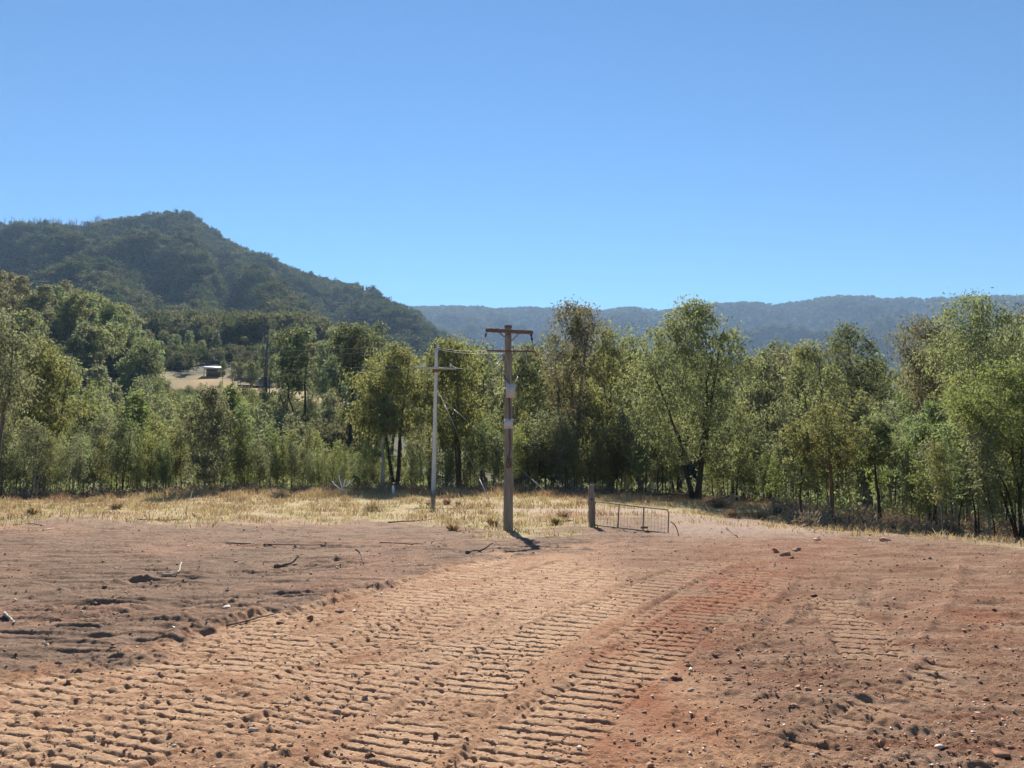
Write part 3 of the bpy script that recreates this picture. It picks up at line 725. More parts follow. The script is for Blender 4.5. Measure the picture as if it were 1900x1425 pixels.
hero('gum_tree', 1732, 30, 745, 110, 858, 'mid-sized green gum with hanging leaves left of the bright wattle', 13, 60, 110, stems=2, r=0.08, leaf='leaf_green', bark='bark_dark')
hero('gum_tree', 1800, 34, 690, 110, 850, 'pale yellowish leafy gum below the tallest gum near the right edge', 14, 66, 120, stems=1, r=0.1, leaf='leaf_yellow', bark='bark_mid', uneven=0.5)
hero('gum_tree', 735, 50, 642, 140, 800, 'drooping gum with twin dark trunks left of the pale pole', 15, 90, 140, stems=2, r=0.16, leaf='leaf_yellow', bark='bark_dark', shape='dome', spread=0.35)
hero('gum_tree', 708, 48, 730, 60, 800, 'slim gum with grey-white lower trunk left of the pale pole', 16, 26, 100, stems=1, r=0.14, leaf='leaf_olive', bark='bark_pale', bare=3)
hero('gum_tree', 852, 53, 628, 120, 830, 'yellow-green dense gum directly behind the pale pole', 17, 100, 140, stems=2, r=0.17, leaf='leaf_yellow', bark='bark_mid', shape='column')
hero('gum_tree', 960, 58, 640, 110, 830, 'olive gum directly behind the wooden pole', 18, 80, 120, stems=2, r=0.17, leaf='leaf_olive', bark='bark_mid')
hero('gum_tree', 648, 88, 603, 105, 700, 'tall gum with bare black trunk and flat crown beyond the regrowth', 19, 60, 110, stems=1, r=0.32, leaf='leaf_dark', bark='bark_dark', shape='umbrella')
hero('gum_tree', 556, 105, 612, 90, 720, 'tall dark gum with split crown on the paddock slope', 20, 50, 110, stems=2, r=0.3, leaf='leaf_dark', bark='bark_dark', shape='umbrella')
hero('gum_tree', 1428, 56, 652, 80, 800, 'gum with leaning forked trunk right of the large spreading gum', 21, 60, 120, stems=3, r=0.15, leaf='leaf_grey', bark='bark_dark', spread=0.9)
hero('gum_tree', 1192, 62, 608, 80, 780, 'small-crowned gum peeping out beside the large spreading gum', 22, 50, 110, stems=1, r=0.15, leaf='leaf_olive', bark='bark_mid')
hero('gum_tree', 76, 55, 638, 125, 800, 'rounded yellowish gum near the left edge with a dark hollow under it', 23, 95, 140, stems=3, r=0.18, leaf='leaf_yellow', bark='bark_mid', spread=0.8)
hero('gum_tree', -15, 46, 578, 120, 760, 'grey-green gum cut by the left edge of the view', 24, 90, 130, stems=2, r=0.18, leaf='leaf_grey', bark='bark_mid', uneven=0.5)
hero('gum_tree', 380, 46, 718, 82, 890, 'upright young gum speckled with pale flowers at the paddock edge', 25, 70, 110, stems=1, r=0.10, leaf='leaf_grey', bark='bark_pale', shape='column')
hero('gum_tree', 148, 72, 735, 60, 775, 'gum with forked pale trunk rising from the regrowth at the left', 26, 22, 90, stems=2, r=0.16, leaf='leaf_olive', bark='bark_pale', spread=0.8)
hero('wattle_tree', 252, 56, 732, 100, 860, 'bright conical wattle standing above the regrowth at the left', 27, 60, 120, stems=1, r=0.08, leaf='leaf_bright', bark='bark_dark', shape='cone', droop=0.0)
hero('gum_tree', 425, 58, 712, 60, 800, 'thin young gum with dark stem right of the pale-flowered one', 28, 34, 100, stems=1, r=0.07, leaf='leaf_bright', bark='bark_dark', shape='cone', droop=0.1)

# shared kinds for the rows behind
sap = []
for k in range(14):
    lf = ['leaf_olive', 'leaf_green', 'leaf_yellow', 'leaf_grey', 'leaf_bright', 'leaf_olive', 'leaf_grey'][k % 7]
    sh = ['cone', 'column', 'dome', 'column'][k % 4]
    sap.append(grow(100 + k, 5.0, [1.3, 1.2, 1.7, 1.35][k % 4], [1.3, 1.9, 2.2, 1.5][k % 4], 48, 30, 0.21, 0.027, stems=[1, 1, 1, 2, 1][k % 5], r=0.042, shape=sh, leaf=lf, bark=['bark_dark', 'bark_mid', 'bark_dark', 'bark_pale'][k % 4], clump=0.30, flat=1.25, uneven=0.55, droop=[0.6, 0.0, 0.4][k % 3], sides=5, spread=0.8, bare=2))
fill = []
for k in range(8):
    lf = ['leaf_olive', 'leaf_dark', 'leaf_green', 'leaf_yellow', 'leaf_grey', 'leaf_brown', 'leaf_olive', 'leaf_grey'][k]
    fill.append(grow(140 + k, 10.0, [3.4, 3.0, 3.6, 2.6][k % 4], [4.4, 5.0, 3.6, 4.2][k % 4], 84, 27, 0.32, 0.042, stems=1 + k % 3, r=0.13, shape=['dome', 'umbrella', 'dome', 'column'][k % 4], leaf=lf, bark=['bark_dark', 'bark_mid', 'bark_pale', 'bark_dark'][k % 4], clump=0.5, flat=1.0, uneven=0.45, spread=0.5, sides=6, bare=2))
hillk = []
for k in range(6):
    hillk.append(grow(160 + k, 15.0, [5.6, 6.4, 4.4][k % 3], [6.0, 7.5, 5.0][k % 3], 80, 30, 0.62, 0.12, stems=1 + k % 2, r=0.24, shape=['dome', 'umbrella', 'column'][k % 3], leaf=['leaf_dark', 'leaf_olive', 'leaf_green', 'leaf_brown', 'leaf_dark', 'leaf_grey'][k], bark=['bark_dark', 'bark_mid', 'bark_pale'][k % 3], clump=0.85, flat=0.9, uneven=0.45, sides=5))
rng = np.random.default_rng(77)
TONE = {'leaf_olive': 'olive', 'leaf_green': 'green', 'leaf_yellow': 'yellow-green', 'leaf_grey': 'grey-green', 'leaf_bright': 'bright green', 'leaf_dark': 'dark green', 'leaf_brown': 'brownish'}
ONES = ['', 'first', 'second', 'third', 'fourth', 'fifth', 'sixth', 'seventh', 'eighth', 'ninth', 'tenth', 'eleventh', 'twelfth', 'thirteenth', 'fourteenth', 'fifteenth', 'sixteenth', 'seventeenth', 'eighteenth', 'nineteenth']
def ordinal(k): return ONES[k] if k < 20 else {20: 'twentieth', 30: 'thirtieth'}.get(k) or {2: 'twenty-', 3: 'thirty-'}[k // 10] + ONES[k % 10]
def row(kinds, u0, u1, n, d0, d1, vt, hk, label, group, name, jit=1.0, min_s=0.5, max_s=2.0):
    """n trees between photo columns u0..u1; vt(u) is the wanted row of the tree tops"""
    for i in range(n):
        u = u0 + (u1 - u0) * (i + rng.uniform(0.1, 0.9)) / n
        d = rng.uniform(d0, d1)
        if 225 < d < 268 and 335 < u < 470: d += 42   # trees set further back so that their shadows miss the shed
        g = on_ground(u, d); z = S1(g[0], g[1])
        vw = vt(u) + rng.normal() * 14 * jit
        if d < 240 and 290 < u < 432: vw = max(vw, float(np.interp(u, [262, 432], [700, 716])) + rng.uniform(0, 16))   # the paddock and its shed stay in view
        top = P(u, vw, d)[2]
        s = float(np.clip((top - z) / hk, min_s, max_s))
        me = kinds[rng.integers(len(kinds))]
        lab = '%s %s, %s from the left' % (TONE[me[1].materials[0].name], label, ordinal(i + 1))
        plant(name, me, (g[0], g[1], z - 0.03), rng.uniform(0, 6.28), s, lab, group)
ip = lambda us, vs_: (lambda u: float(np.interp(u, us, vs_)))
# regrowth belt, left: three depths
row(sap, -60, 340, 34, 47, 50, ip([-60, 340], [815, 812]), 5.0, 'sapling, front row left of pale-flowered gum', 'regrowth saplings at the left', 'gum_sapling', 1.6)
row(sap, 410, 700, 30, 47, 50, ip([410, 560, 700], [800, 825, 845]), 5.0, 'sapling, front row right of pale-flowered gum', 'regrowth saplings left of the pale pole', 'gum_sapling', 1.6)
row(sap, -60, 480, 38, 53, 62, ip([-60, 150, 300, 480], [785, 785, 795, 800]), 5.0, 'sapling in the second regrowth row at left', 'regrowth behind the front saplings at the left', 'gum_sapling', 1.6)
row(sap, 440, 680, 18, 54, 64, ip([440, 680], [805, 830]), 5.0, 'sapling in the second row left of the pale pole', 'regrowth behind the front saplings left of the pale pole', 'gum_sapling', 1.4)
row(sap, 0, 420, 24, 66, 88, ip([0, 200, 300, 420], [735, 745, 748, 770]), 5.0, 'young gum behind the regrowth below the knoll', 'back of the regrowth below the knoll', 'gum_sapling', 1.5, 0.6, 2.6)
# centre regrowth and taller trees behind
row(sap, 660, 950, 28, 49, 56, ip([660, 950], [840, 815]), 5.0, 'sapling in the regrowth behind the pale pole', 'regrowth saplings behind the pale pole', 'gum_sapling', 1.8)
row(sap, 950, 1250, 38, 46, 54, ip([950, 1100, 1250], [780, 785, 800]), 5.0, 'sapling in the thicket behind the gate', 'thicket saplings behind the gate', 'gum_sapling', 1.8)
row(sap, 1320, 1480, 18, 44, 52, ip([1320, 1480], [800, 800]), 5.0, 'sapling behind the rail fence', 'saplings behind the rail fence', 'gum_sapling', 1.8)
row(fill, 660, 1000, 9, 60, 74, ip([660, 760, 900, 1000], [660, 665, 650, 660]), 10.0, 'gum in the stand behind the poles', 'gums in the stand behind the poles', 'gum_tree', 1.0)
row(fill, 1000, 1480, 11, 60, 74, ip([1000, 1200, 1400, 1480], [645, 650, 660, 655]), 10.0, 'gum in the stand behind the spreading gum', 'gums in the stand behind the spreading gum', 'gum_tree', 1.0)
row(fill, 1450, 2000, 14, 55, 70, ip([1450, 1600, 1690, 1760, 2000], [660, 650, 668, 640, 600]), 10.0, 'gum in the stand at the right', 'gums in the stand at the right', 'gum_tree', 1.0)
# right edge saplings
row(sap, 1470, 1700, 24, 33, 42, ip([1470, 1700], [800, 790]), 5.0, 'thin sapling right of the rail fence', 'saplings right of the rail fence', 'gum_sapling', 2.0, 0.5, 1.6)
row(sap, 1690, 1960, 26, 24.5, 33, ip([1690, 1960], [815, 790]), 5.0, 'thin-stemmed sapling beside the dirt bank', 'saplings beside the dirt bank', 'gum_sapling', 2.0, 0.5, 1.6)
# slope beyond
row(hillk, -120, 262, 32, 190, 240, ip([-120, 0, 60, 120, 180, 220, 250, 280], [490, 492, 535, 530, 520, 560, 590, 640]), 15.0, 'gum along the crest of the wooded knoll', 'gums on the crest of the knoll', 'gum_tree', 1.0, 0.5, 1.15)
row(hillk, -120, 270, 24, 145, 188, ip([-120, 0, 100, 200, 270], [590, 595, 610, 625, 665]), 15.0, 'gum on the face of the wooded knoll', 'gums on the face of the knoll', 'gum_tree', 1.2, 0.4, 1.3)
row(hillk, 190, 285, 9, 150, 192, ip([190, 285], [590, 655]), 15.0, 'gum at the right end of the wooded knoll', 'gums at the end of the knoll', 'gum_tree', 0.8, 0.4, 1.4)
row(hillk, -100, 280, 10, 105, 135, ip([-100, 280], [655, 690]), 15.0, 'gum at the foot of the wooded knoll', 'gums at the foot of the knoll', 'gum_tree', 1.4, 0.5, 1.4)
row(hillk, 400, 700, 16, 150, 240, ip([400, 500, 600, 700], [660, 648, 645, 655]), 15.0, 'gum on the middle of the dry paddock slope', 'gums scattered over the paddock slope', 'gum_tree', 1.3, 0.4, 1.3)
row(hillk, 270, 760, 36, 232, 300, ip([270, 400, 600, 760], [618, 625, 625, 640]), 15.0, 'gum along the top of the dry paddock slope', 'gums along the top of the paddock', 'gum_tree', 1.2, 0.5, 1.5)
row(hillk, 440, 660, 9, 95, 140, ip([440, 660], [755, 750]), 15.0, 'gum at the foot of the dry paddock slope', 'gums at the foot of the paddock', 'gum_tree', 1.6, 0.3, 1.0)
row(fill, 258, 440, 16, 100, 185, ip([258, 360, 440], [704, 714, 732]), 10.0, 'gum bordering the lower edge of the dry paddock', 'gums below the paddock strip', 'gum_tree', 0.6, 0.5, 2.0)
row(fill, 430, 660, 14, 105, 150, ip([430, 660], [748, 760]), 10.0, 'young gum below the scattered paddock gums', 'young gums below the paddock gums', 'gum_tree', 1.6, 0.4, 1.6)
row(hillk, 640, 1000, 16, 95, 160, ip([640, 1000], [650, 668]), 15.0, 'far gum behind the stand by the poles', 'far gums behind the stand', 'gum_tree', 0.8, 0.4, 1.2)
row(hillk, 1000, 2050, 22, 85, 130, ip([1000, 1300, 1690, 2050], [665, 668, 675, 640]), 15.0, 'far gum behind the stand right of the wooden pole', 'far gums right of the wooden pole', 'gum_tree', 0.8, 0.4, 1.4)

# ------------------------------------------------------------------ far forest (one mass each)
def crown_blob(seed, dead=False, mat='leaf_far'):
    r_ = np.random.default_rng(seed); mb = MB()
    if dead:
        mb.tube([(0, 0, 0), (0.02, 0, 0.5), (0.0, 0.03, 1.0)], [0.03, 0.02, 0.008], 4)
        for k in range(6):
            a = r_.uniform(0, 6.28); z = r_.uniform(0.35, 0.8); l = r_.uniform(0.1, 0.25)
            mb.tube([(0, 0, z), (l * math.cos(a), l * math.sin(a), z + l * 1.4)], [0.014, 0.005], 3, cap=False)
        return mb.mesh('dead_crown', M['dead_far'])
    mb.tube([(0, 0, -0.2), (0.02, 0, 0.7)], [0.02, 0.012], 4)
    nl = 15
    cen = np.stack([r_.normal(size=nl) * 0.17, r_.normal(size=nl) * 0.17, r_.uniform(0.25, 0.88, nl)], 1)
    leaves(mb, r_, cen, r_.uniform(0.12, 0.22, nl), 44, 0.085, 0.034, 0.1, 0.85, 0.5)
    return mb.mesh('far_crown', M[mat])
src = bpy.data.collections.new('far_crowns')
for k in range(6):
    src.objects.link(bpy.data.objects.new('a_far_crown_%d' % k, crown_blob(400 + k)))
for k in range(2):
    src.objects.link(bpy.data.objects.new('b_dead_crown_%d' % k, crown_blob(420 + k, True)))
for k in range(4):
    src.objects.link(bpy.data.objects.new('c_pale_crown_%d' % k, crown_blob(430 + k, False, 'leaf_far_light')))
def forest_nodes():
    ng = bpy.data.node_groups.new('forest', 'GeometryNodeTree')
    ng.interface.new_socket('Geometry', in_out='INPUT', socket_type='NodeSocketGeometry')
    ng.interface.new_socket('Geometry', in_out='OUTPUT', socket_type='NodeSocketGeometry')
    gi = ng.nodes.new('NodeGroupInput'); go = ng.nodes.new('NodeGroupOutput')
    ci = ng.nodes.new('GeometryNodeCollectionInfo'); ci.inputs['Collection'].default_value = src
    ci.inputs['Separate Children'].default_value = True; ci.inputs['Reset Children'].default_value = True
    io = ng.nodes.new('GeometryNodeInstanceOnPoints')
    def attr(nm, ty):
        n = ng.nodes.new('GeometryNodeInputNamedAttribute'); n.data_type = ty; n.inputs['Name'].default_value = nm; return n.outputs['Attribute']
    L_ = ng.links.new
    L_(gi.outputs[0], io.inputs['Points']); L_(ci.outputs[0], io.inputs['Instance'])
    io.inputs['Pick Instance'].default_value = True
    L_(attr('kind_index', 'INT'), io.inputs['Instance Index'])
    L_(attr('turn', 'FLOAT_VECTOR'), io.inputs['Rotation'])
    L_(attr('size', 'FLOAT_VECTOR'), io.inputs['Scale'])
    L_(io.outputs[0], go.inputs[0])
    return ng
FNG = forest_nodes()
def forest_on(name, pts, size, kinds, label):
    me = bpy.data.meshes.new(name); me.vertices.add(len(pts)); me.vertices.foreach_set('co', pts.astype(np.float32).ravel())
    a = me.attributes.new('kind_index', 'INT', 'POINT'); a.data.foreach_set('value', kinds.astype(np.int32))
    r_ = np.random.default_rng(len(pts))
    t = np.zeros((len(pts), 3), np.float32); t[:, 2] = r_.uniform(0, 6.28, len(pts))
    a = me.attributes.new('turn', 'FLOAT_VECTOR', 'POINT'); a.data.foreach_set('vector', t.ravel())
    a = me.attributes.new('size', 'FLOAT_VECTOR', 'POINT'); a.data.foreach_set('vector', size.astype(np.float32).ravel())
    o = bpy.data.objects.new(name, me); COL.objects.link(o)
    md = o.modifiers.new('forest', 'NODES'); md.node_group = FNG
    tag(o, label, 'forest', kind='stuff')
    return o
def sample_grid(V, n, r_, i0, i1):
    """random points on a terrain grid, denser where the cells are larger"""
    nr_, nc_ = V.shape[:2]
    A = np.linalg.norm(np.cross(V[1:, :-1] - V[:-1, :-1], V[:-1, 1:] - V[:-1, :-1]), axis=2)
    A[:i0] = 0; A[i1:] = 0
    p = (A / A.sum()).ravel(); idx = r_.choice(len(p), n, p=p)
    i, j = idx // (nc_ - 1), idx % (nc_ - 1); a, b_ = r_.random(n)[:, None], r_.random(n)[:, None]
    return V[i, j] * (1 - a) * (1 - b_) + V[i + 1, j] * a * (1 - b_) + V[i, j + 1] * (1 - a) * b_ + V[i + 1, j + 1] * a * b_
r_ = np.random.default_rng(5)
p1 = sample_grid(V1, 19000, r_, 4, 114)
pu, pv = proj(p1[:, 0], p1[:, 1], p1[:, 2])
hs_ = r_.uniform(9, 16, len(p1)); ws = r_.gamma(9, 1.0, len(p1)) + 4
kd = r_.integers(0, 6, len(p1))
lowp = r_.random(len(p1)) < 0.14 + 0.6 * smooth(700, 480, p1[:, 1])
kd[lowp] = 8 + r_.integers(0, 4, lowp.sum())
deadp = (pu < 190) & (p1[:, 1] > 940) & (r_.random(len(p1)) < 0.55)
kd[deadp] = 6 + r_.integers(0, 2, deadp.sum()); hs_[deadp] = r_.uniform(15, 22, deadp.sum())
forest_on('mountain_forest', p1, np.stack([ws, ws, hs_], 1), kd, 'dense dark forest covering the near mountain at the left')
p2 = sample_grid(V2, 36000, r_, 20, 122)
hs_ = r_.uniform(11, 18, len(p2)); ws = r_.uniform(13, 22, len(p2))
forest_on('range_forest', p2, np.stack([ws, ws, hs_], 1), np.where(r_.random(len(p2)) < 0.3, 8 + r_.integers(0, 4, len(p2)), r_.integers(0, 6, len(p2))), 'hazy blue forest covering the distant range')
# lower slope between paddock and mountain
n3 = 5200
d3 = r_.uniform(300, 640, n3); u3 = r_.uniform(-500, 1150, n3)
x3 = (u3 - 950) / F * d3; z3 = sheet(x3, d3)
hs_ = r_.uniform(10, 17, n3); ws = r_.uniform(8, 14, n3)
forest_on('lower_slope_forest', np.stack([x3, d3, z3], 1), np.stack([ws, ws, hs_], 1), np.where(r_.random(n3) < 0.7, 8 + r_.integers(0, 4, n3), r_.integers(0, 6, n3)), 'olive forest on the lower slope between the paddock and the near mountain')
n5 = 3600
d5 = r_.uniform(92, 330, n5); u5 = r_.uniform(-400, 700, n5)
fieldm = ((d5 > np.interp(u5, [250, 400, 440, 660], [192, 186, 166, 150])) & (d5 < np.interp(u5, [250, 400, 660], [230, 224, 204])) & (u5 > 268) & (u5 < 690)) | ((d5 > 225) & (d5 < 262) & (u5 > 350) & (u5 < 440)) | ((d5 > 106) & (d5 < 152) & (u5 > 420) & (u5 < 640) & (r_.random(n5) < 0.75))
fieldm |= (u5 > 365) & (u5 < 425) & (d5 > 120) & (d5 < 250)
d5, u5 = d5[~fieldm], u5[~fieldm]; n5 = len(d5)
x5 = (u5 - 950) / F * d5; z5 = sheet(x5, d5); vq = proj(x5, d5, z5)[1]
hs_ = r_.uniform(3.0, 6.5, n5); hs_ = np.where((u5 > 262) & (u5 < 440) & (d5 < 200), hs_ * 0.6, hs_); ws = hs_ * r_.uniform(0.8, 1.2, n5)
forest_on('slope_scrub', np.stack([x5, d5, z5], 1), np.stack([ws, ws, hs_], 1), np.where(r_.random(n5) < 0.55, 8 + r_.integers(0, 4, n5), r_.integers(0, 6, n5)), 'olive scrub covering the slope around the dry paddock')
n4 = 6000
d4 = r_.uniform(130, 900, n4) ; u4 = r_.uniform(900, 2300, n4)
x4 = (u4 - 950) / F * d4; z4 = sheet(x4, d4)
hs_ = r_.uniform(9, 14, n4); ws = r_.uniform(8, 13, n4)
forest_on('valley_forest', np.stack([x4, d4, z4], 1), np.stack([ws, ws, hs_], 1), r_.integers(0, 6, n4), 'valley forest between the stand at the right and the distant range')

# ------------------------------------------------------------------ grass, undergrowth, stones
def blades(name, x, y, z, hgt, wid, mat, seed, label, kind='stuff', lean=0.5):
    r_ = np.random.default_rng(seed); n = len(x)
    a = r_.uniform(0, 6.28, n); ln = r_.normal(size=(n, 2)) * lean
    b0 = np.stack([x, y, z - 0.02], 1); sd = np.stack([np.cos(a), np.sin(a), np.zeros(n)], 1) * wid[:, None]
    mid = b0 + np.stack([ln[:, 0] * hgt * 0.3, ln[:, 1] * hgt * 0.3, hgt * 0.6], 1)
    tip = b0 + np.stack([ln[:, 0] * hgt, ln[:, 1] * hgt, hgt * 0.95], 1)
    V = np.stack([b0 - sd, b0 + sd, mid + sd * 0.8, mid - sd * 0.8, tip], 1).reshape(-1, 3)
    k = np.arange(n)[:, None] * 5
    me = mesh_np(name, V, k + np.array([0, 1, 2, 3]), k + np.array([3, 2, 4]), False, [mat])
    o = bpy.data.objects.new(name, me); COL.objects.link(o)
    tag(o, label, 'grass', kind=kind)
    return o
def lookup(field, x, y):
    r = np.hypot(x - CX, y - CY); a = np.arctan2(x - CX, y - CY)
    i0 = np.clip(np.interp(r, rs, np.arange(NR)).round().astype(int), 0, NR - 1); j0 = np.clip(((a - az[0]) / (az[1] - az[0])).round().astype(int), 0, NC - 1)
    return field.reshape(NR, NC)[i0, j0]
r_ = np.random.default_rng(6)
n = 220000
gd = np.sqrt(r_.uniform(20.0 ** 2, 49.0 ** 2, n)); ga = r_.uniform(R(-44), R(44), n)
x, y = gd * np.sin(ga), gd * np.cos(ga)
gw = lookup(grass * (1 - 0.85 * rdz), x, y); tuft = fbm(x * 0.8, y * 0.8, 301, 3)
keep = r_.random(n) < gw * np.clip(0.4 + 1.2 * tuft, 0.08, 1)
x, y, tuft = x[keep], y[keep], tuft[keep]; z = sheet(x, y)
hg = (0.07 + 0.26 * np.clip(tuft + 0.25, 0, 1) + 0.22 * smooth(37, 46, y)) * r_.uniform(0.5, 1.3, len(x))
isg = (r_.random(len(x)) < smooth(0.0, 0.35, fbm(x * 0.35, y * 0.6, 303, 2)) * 0.6)
blades('green_grass', x[isg], y[isg], z[isg], hg[isg] * 0.7, np.full(isg.sum(), 0.013), M['grass_green'], 3, 'yellow-green grass patches in the dry grass strip')
x, y, z, hg = x[~isg], y[~isg], z[~isg], hg[~isg]
isb = r_.random(len(x)) < smooth(-0.1, 0.4, fbm(x * 0.25, y * 0.25, 302, 2)) * 0.6
blades('dry_grass', x[~isb], y[~isb], z[~isb], hg[~isb], np.full((~isb).sum(), 0.013), M['straw'], 1, 'straw-coloured dry grass between the bare dirt and the trees')
blades('brown_grass', x[isb], y[isb], z[isb], hg[isb] * 1.15, np.full(isb.sum(), 0.013), M['straw_brown'], 2, 'brown dry grass mixed through the straw-coloured grass strip')
# tussocks one can tell apart
def tussock_mesh(seed, mat):
    r_ = np.random.default_rng(seed); mb = MB(); n = 130
    a = r_.uniform(0, 6.28, n); q = r_.uniform(0.3, 1.0, n); w = 0.014
    b0 = np.stack([np.cos(a) * 0.1 * q, np.sin(a) * 0.1 * q, np.full(n, -0.03)], 1)
    tip = np.stack([np.cos(a) * 0.42 * q, np.sin(a) * 0.42 * q, 0.5 * (1.15 - 0.55 * q) * r_.uniform(0.7, 1.2, n)], 1)
    sd = np.stack([-np.sin(a), np.cos(a), np.zeros(n)], 1) * w
    mid = b0 * 0.5 + tip * 0.5 + np.array([0, 0, 0.07])
    V = np.stack([b0 - sd, b0 + sd, mid + sd, mid - sd, tip], 1).reshape(-1, 3); k = np.arange(n)[:, None] * 5
    mb.add(V, k + np.array([0, 1, 2, 3]), k + np.array([3, 2, 4]))
    return mb.mesh('grass_tussock', M[mat])
tm = [tussock_mesh(k, ['straw', 'straw_brown', 'straw', 'straw'][k]) for k in range(4)]
for i, (u, v, s, lab) in enumerate([(905, 940, 0.7, 'low grass tussock at the foot of the guy wire'), (829, 936, 0.9, 'brown tussock just right of the pale pole base'), (850, 937, 0.7, 'second brown tussock right of the pale pole'), (795, 937, 0.6, 'small tussock left of the pale pole shadow'),
        (840, 985, 1.0, 'brown tussock on bare soil left of the wooden pole'), (1045, 965, 1.1, 'dark tussock left of the timber gate post'), (1030, 972, 1.0, 'round straw tussock between wooden pole and gate post'), (915, 975, 1.1, 'straw tussock close left of the wooden pole'),
        (690, 948, 1.2, 'spiky straw tussock in the middle of the grass strip'), (1357, 960, 1.1, 'straw tussock below the braced fence post'), (1392, 958, 1.0, 'reddish straw tussock between the two fence posts'), (1415, 962, 1.2, 'straw tussock at the edge of the dirt road'), (1475, 962, 1.3, 'brown tussock beside the small leaning gum'),
        (1035, 915, 1.2, 'tall brown tussock at the foot of the far guy wire'), (215, 945, 1.2, 'brown tussock at the left of the grass strip'), (60, 955, 1.2, 'wide tussock near the left edge')]):
    g = gpt(u, v); o = bpy.data.objects.new('grass_tussock', tm[i % 4]); COL.objects.link(o); o.location = g; o.scale = (s, s, s * 0.62); o.rotation_euler = (0, 0, i * 1.7)
    tag(o, lab, 'grass tussock', 'grass tussocks')
# undergrowth at the foot of the trees
def under(name, n, seed, u0, u1, d0, d1, hmax, mat, L, label):
    r_ = np.random.default_rng(seed); d = r_.uniform(d0, d1, n); u = r_.uniform(u0, u1, n); x = (u - 950) / F * d; z = sheet(x, d)
    hh = hmax * r_.uniform(0.2, 1.0, n) ** 1.5
    cen = np.stack([x, d, z + hh * 0.6], 1); mb = MB()
    leaves(mb, r_, cen, np.maximum(hh * 0.75, 0.15), 26, L, L * 0.16, -0.5, 0.9, 0.5)
    o = mb.build(name, M[mat]); tag(o, label, 'undergrowth', kind='stuff')
under('undergrowth', 900, 11, -200, 1500, 46.5, 60, 0.8, 'leaf_olive', 0.20, 'low undergrowth beneath the regrowth saplings')
under('deep_undergrowth', 1000, 15, -200, 2100, 56, 92, 1.6, 'leaf_olive', 0.4, 'dark undergrowth deep in the stand')
under('dry_undergrowth', 1000, 12, -200, 1500, 45, 50, 0.55, 'dry_bush', 0.22, 'grey-brown dry undergrowth at the foot of the regrowth')
under('right_undergrowth', 700, 13, 1440, 2150, 27, 42, 0.6, 'dry_bush', 0.18, 'dry undergrowth between the thin stems at the right')
under('right_green_undergrowth', 500, 14, 1440, 2150, 34, 48, 0.9, 'leaf_green', 0.2, 'green undergrowth behind the thin stems at the right')
def bush_mesh(seed, mat):
    r_ = np.random.default_rng(seed); mb = MB(); n = 300
    a = r_.uniform(0, 6.28, n); e = r_.uniform(0.2, 1.5, n); q = r_.uniform(0.3, 1, n)
    d = np.stack([np.cos(a) * np.cos(e), np.sin(a) * np.cos(e), np.sin(e)], 1)
    b0 = d * 0.1 * q[:, None]; tip = d * (0.5 * q[:, None] + 0.05) * np.array([1.1, 1.1, 0.95]); sd = np.cross(d, r_.normal(size=(n, 3))); sd = sd / np.linalg.norm(sd, axis=1)[:, None] * 0.008
    V = np.stack([b0 - sd, b0 + sd, tip + sd, tip - sd], 1).reshape(-1, 3); mb.add(V, np.arange(4 * n).reshape(-1, 4))
    leaves(mb, r_, tip[::2], np.full(len(tip[::2]), 0.1), 4, 0.07, 0.012, -0.3, 1, 0.5)
    return mb.mesh('dry_bush', M[mat])
bm_ = [bush_mesh(k, 'dry_bush') for k in range(3)]
for i, (u, v, s, lab) in enumerate([(1690, 985, 1.3, 'round dark dry bush right of the black-trunked young gum'), (1580, 978, 1.2, 'grey dry bush right of the red-trunked young gum'), (1655, 982, 1.2, 'grey dry bush under the black-trunked young gum'), (1440, 955, 1.0, 'grey-green bush at the foot of the far fence post'), (1335, 942, 1.3, 'low grey bush at the foot of the braced fence post'), (1610, 980, 1.0, 'small dry bush between the two slim young gums'), (1760, 992, 1.2, 'dry bush among the thin stems beside the dirt bank'), (520, 925, 1.2, 'dry bush at the edge of the regrowth left of the pale pole')]):
    g = gpt(u, v); o = bpy.data.objects.new('dry_bush', bm_[i % 3]); COL.objects.link(o); o.location = g; o.scale = (s, s, s * 0.7); o.rotation_euler = (0, 0, i * 2.1)
    tag(o, lab, 'bush', 'dry bushes')
# pebbles and clods
ICO = None
def ico(seed, rough=0.25, flat=0.7, sub=1):
    import bmesh
    bm = bmesh.new()
    bmesh.ops.create_icosphere(bm, subdivisions=sub, radius=1)
    V = np.array([v.co[:] for v in bm.verts]); T = np.array([[v.index for v in f.verts] for f in bm.faces]); bm.free()
    r_ = np.random.default_rng(seed)
    # chip the ball with random planes: angular stones
    for k in range(9 if sub > 1 else 4):
        nrm = r_.normal(size=3); nrm /= np.linalg.norm(nrm); lim = r_.uniform(0.2, 0.62)
        dd = V @ nrm; V = V - np.maximum(dd - lim, 0)[:, None] * nrm
    V *= (1 + rough * 0.35 * r_.normal(size=(len(V), 1))); V *= r_.uniform(0.7, 1.25, 3); V[:, 2] *= flat
    return V, T
def crumb(seed):
    r_ = np.random.default_rng(seed); V = np.array([(1, 0, 0), (0, 1, 0), (-1, 0, 0), (0, -1, 0), (0, 0, 1), (0, 0, -1)], float)
    V += r_.normal(size=V.shape) * 0.28; V *= r_.uniform(0.6, 1.3, 3); V[:, 2] *= 0.7
    return V, np.array([(0, 1, 4), (1, 2, 4), (2, 3, 4), (3, 0, 4), (1, 0, 5), (2, 1, 5), (3, 2, 5), (0, 3, 5)])
icos = [ico(k) for k in range(8)]
crumbs_ = [crumb(k) for k in range(12)]
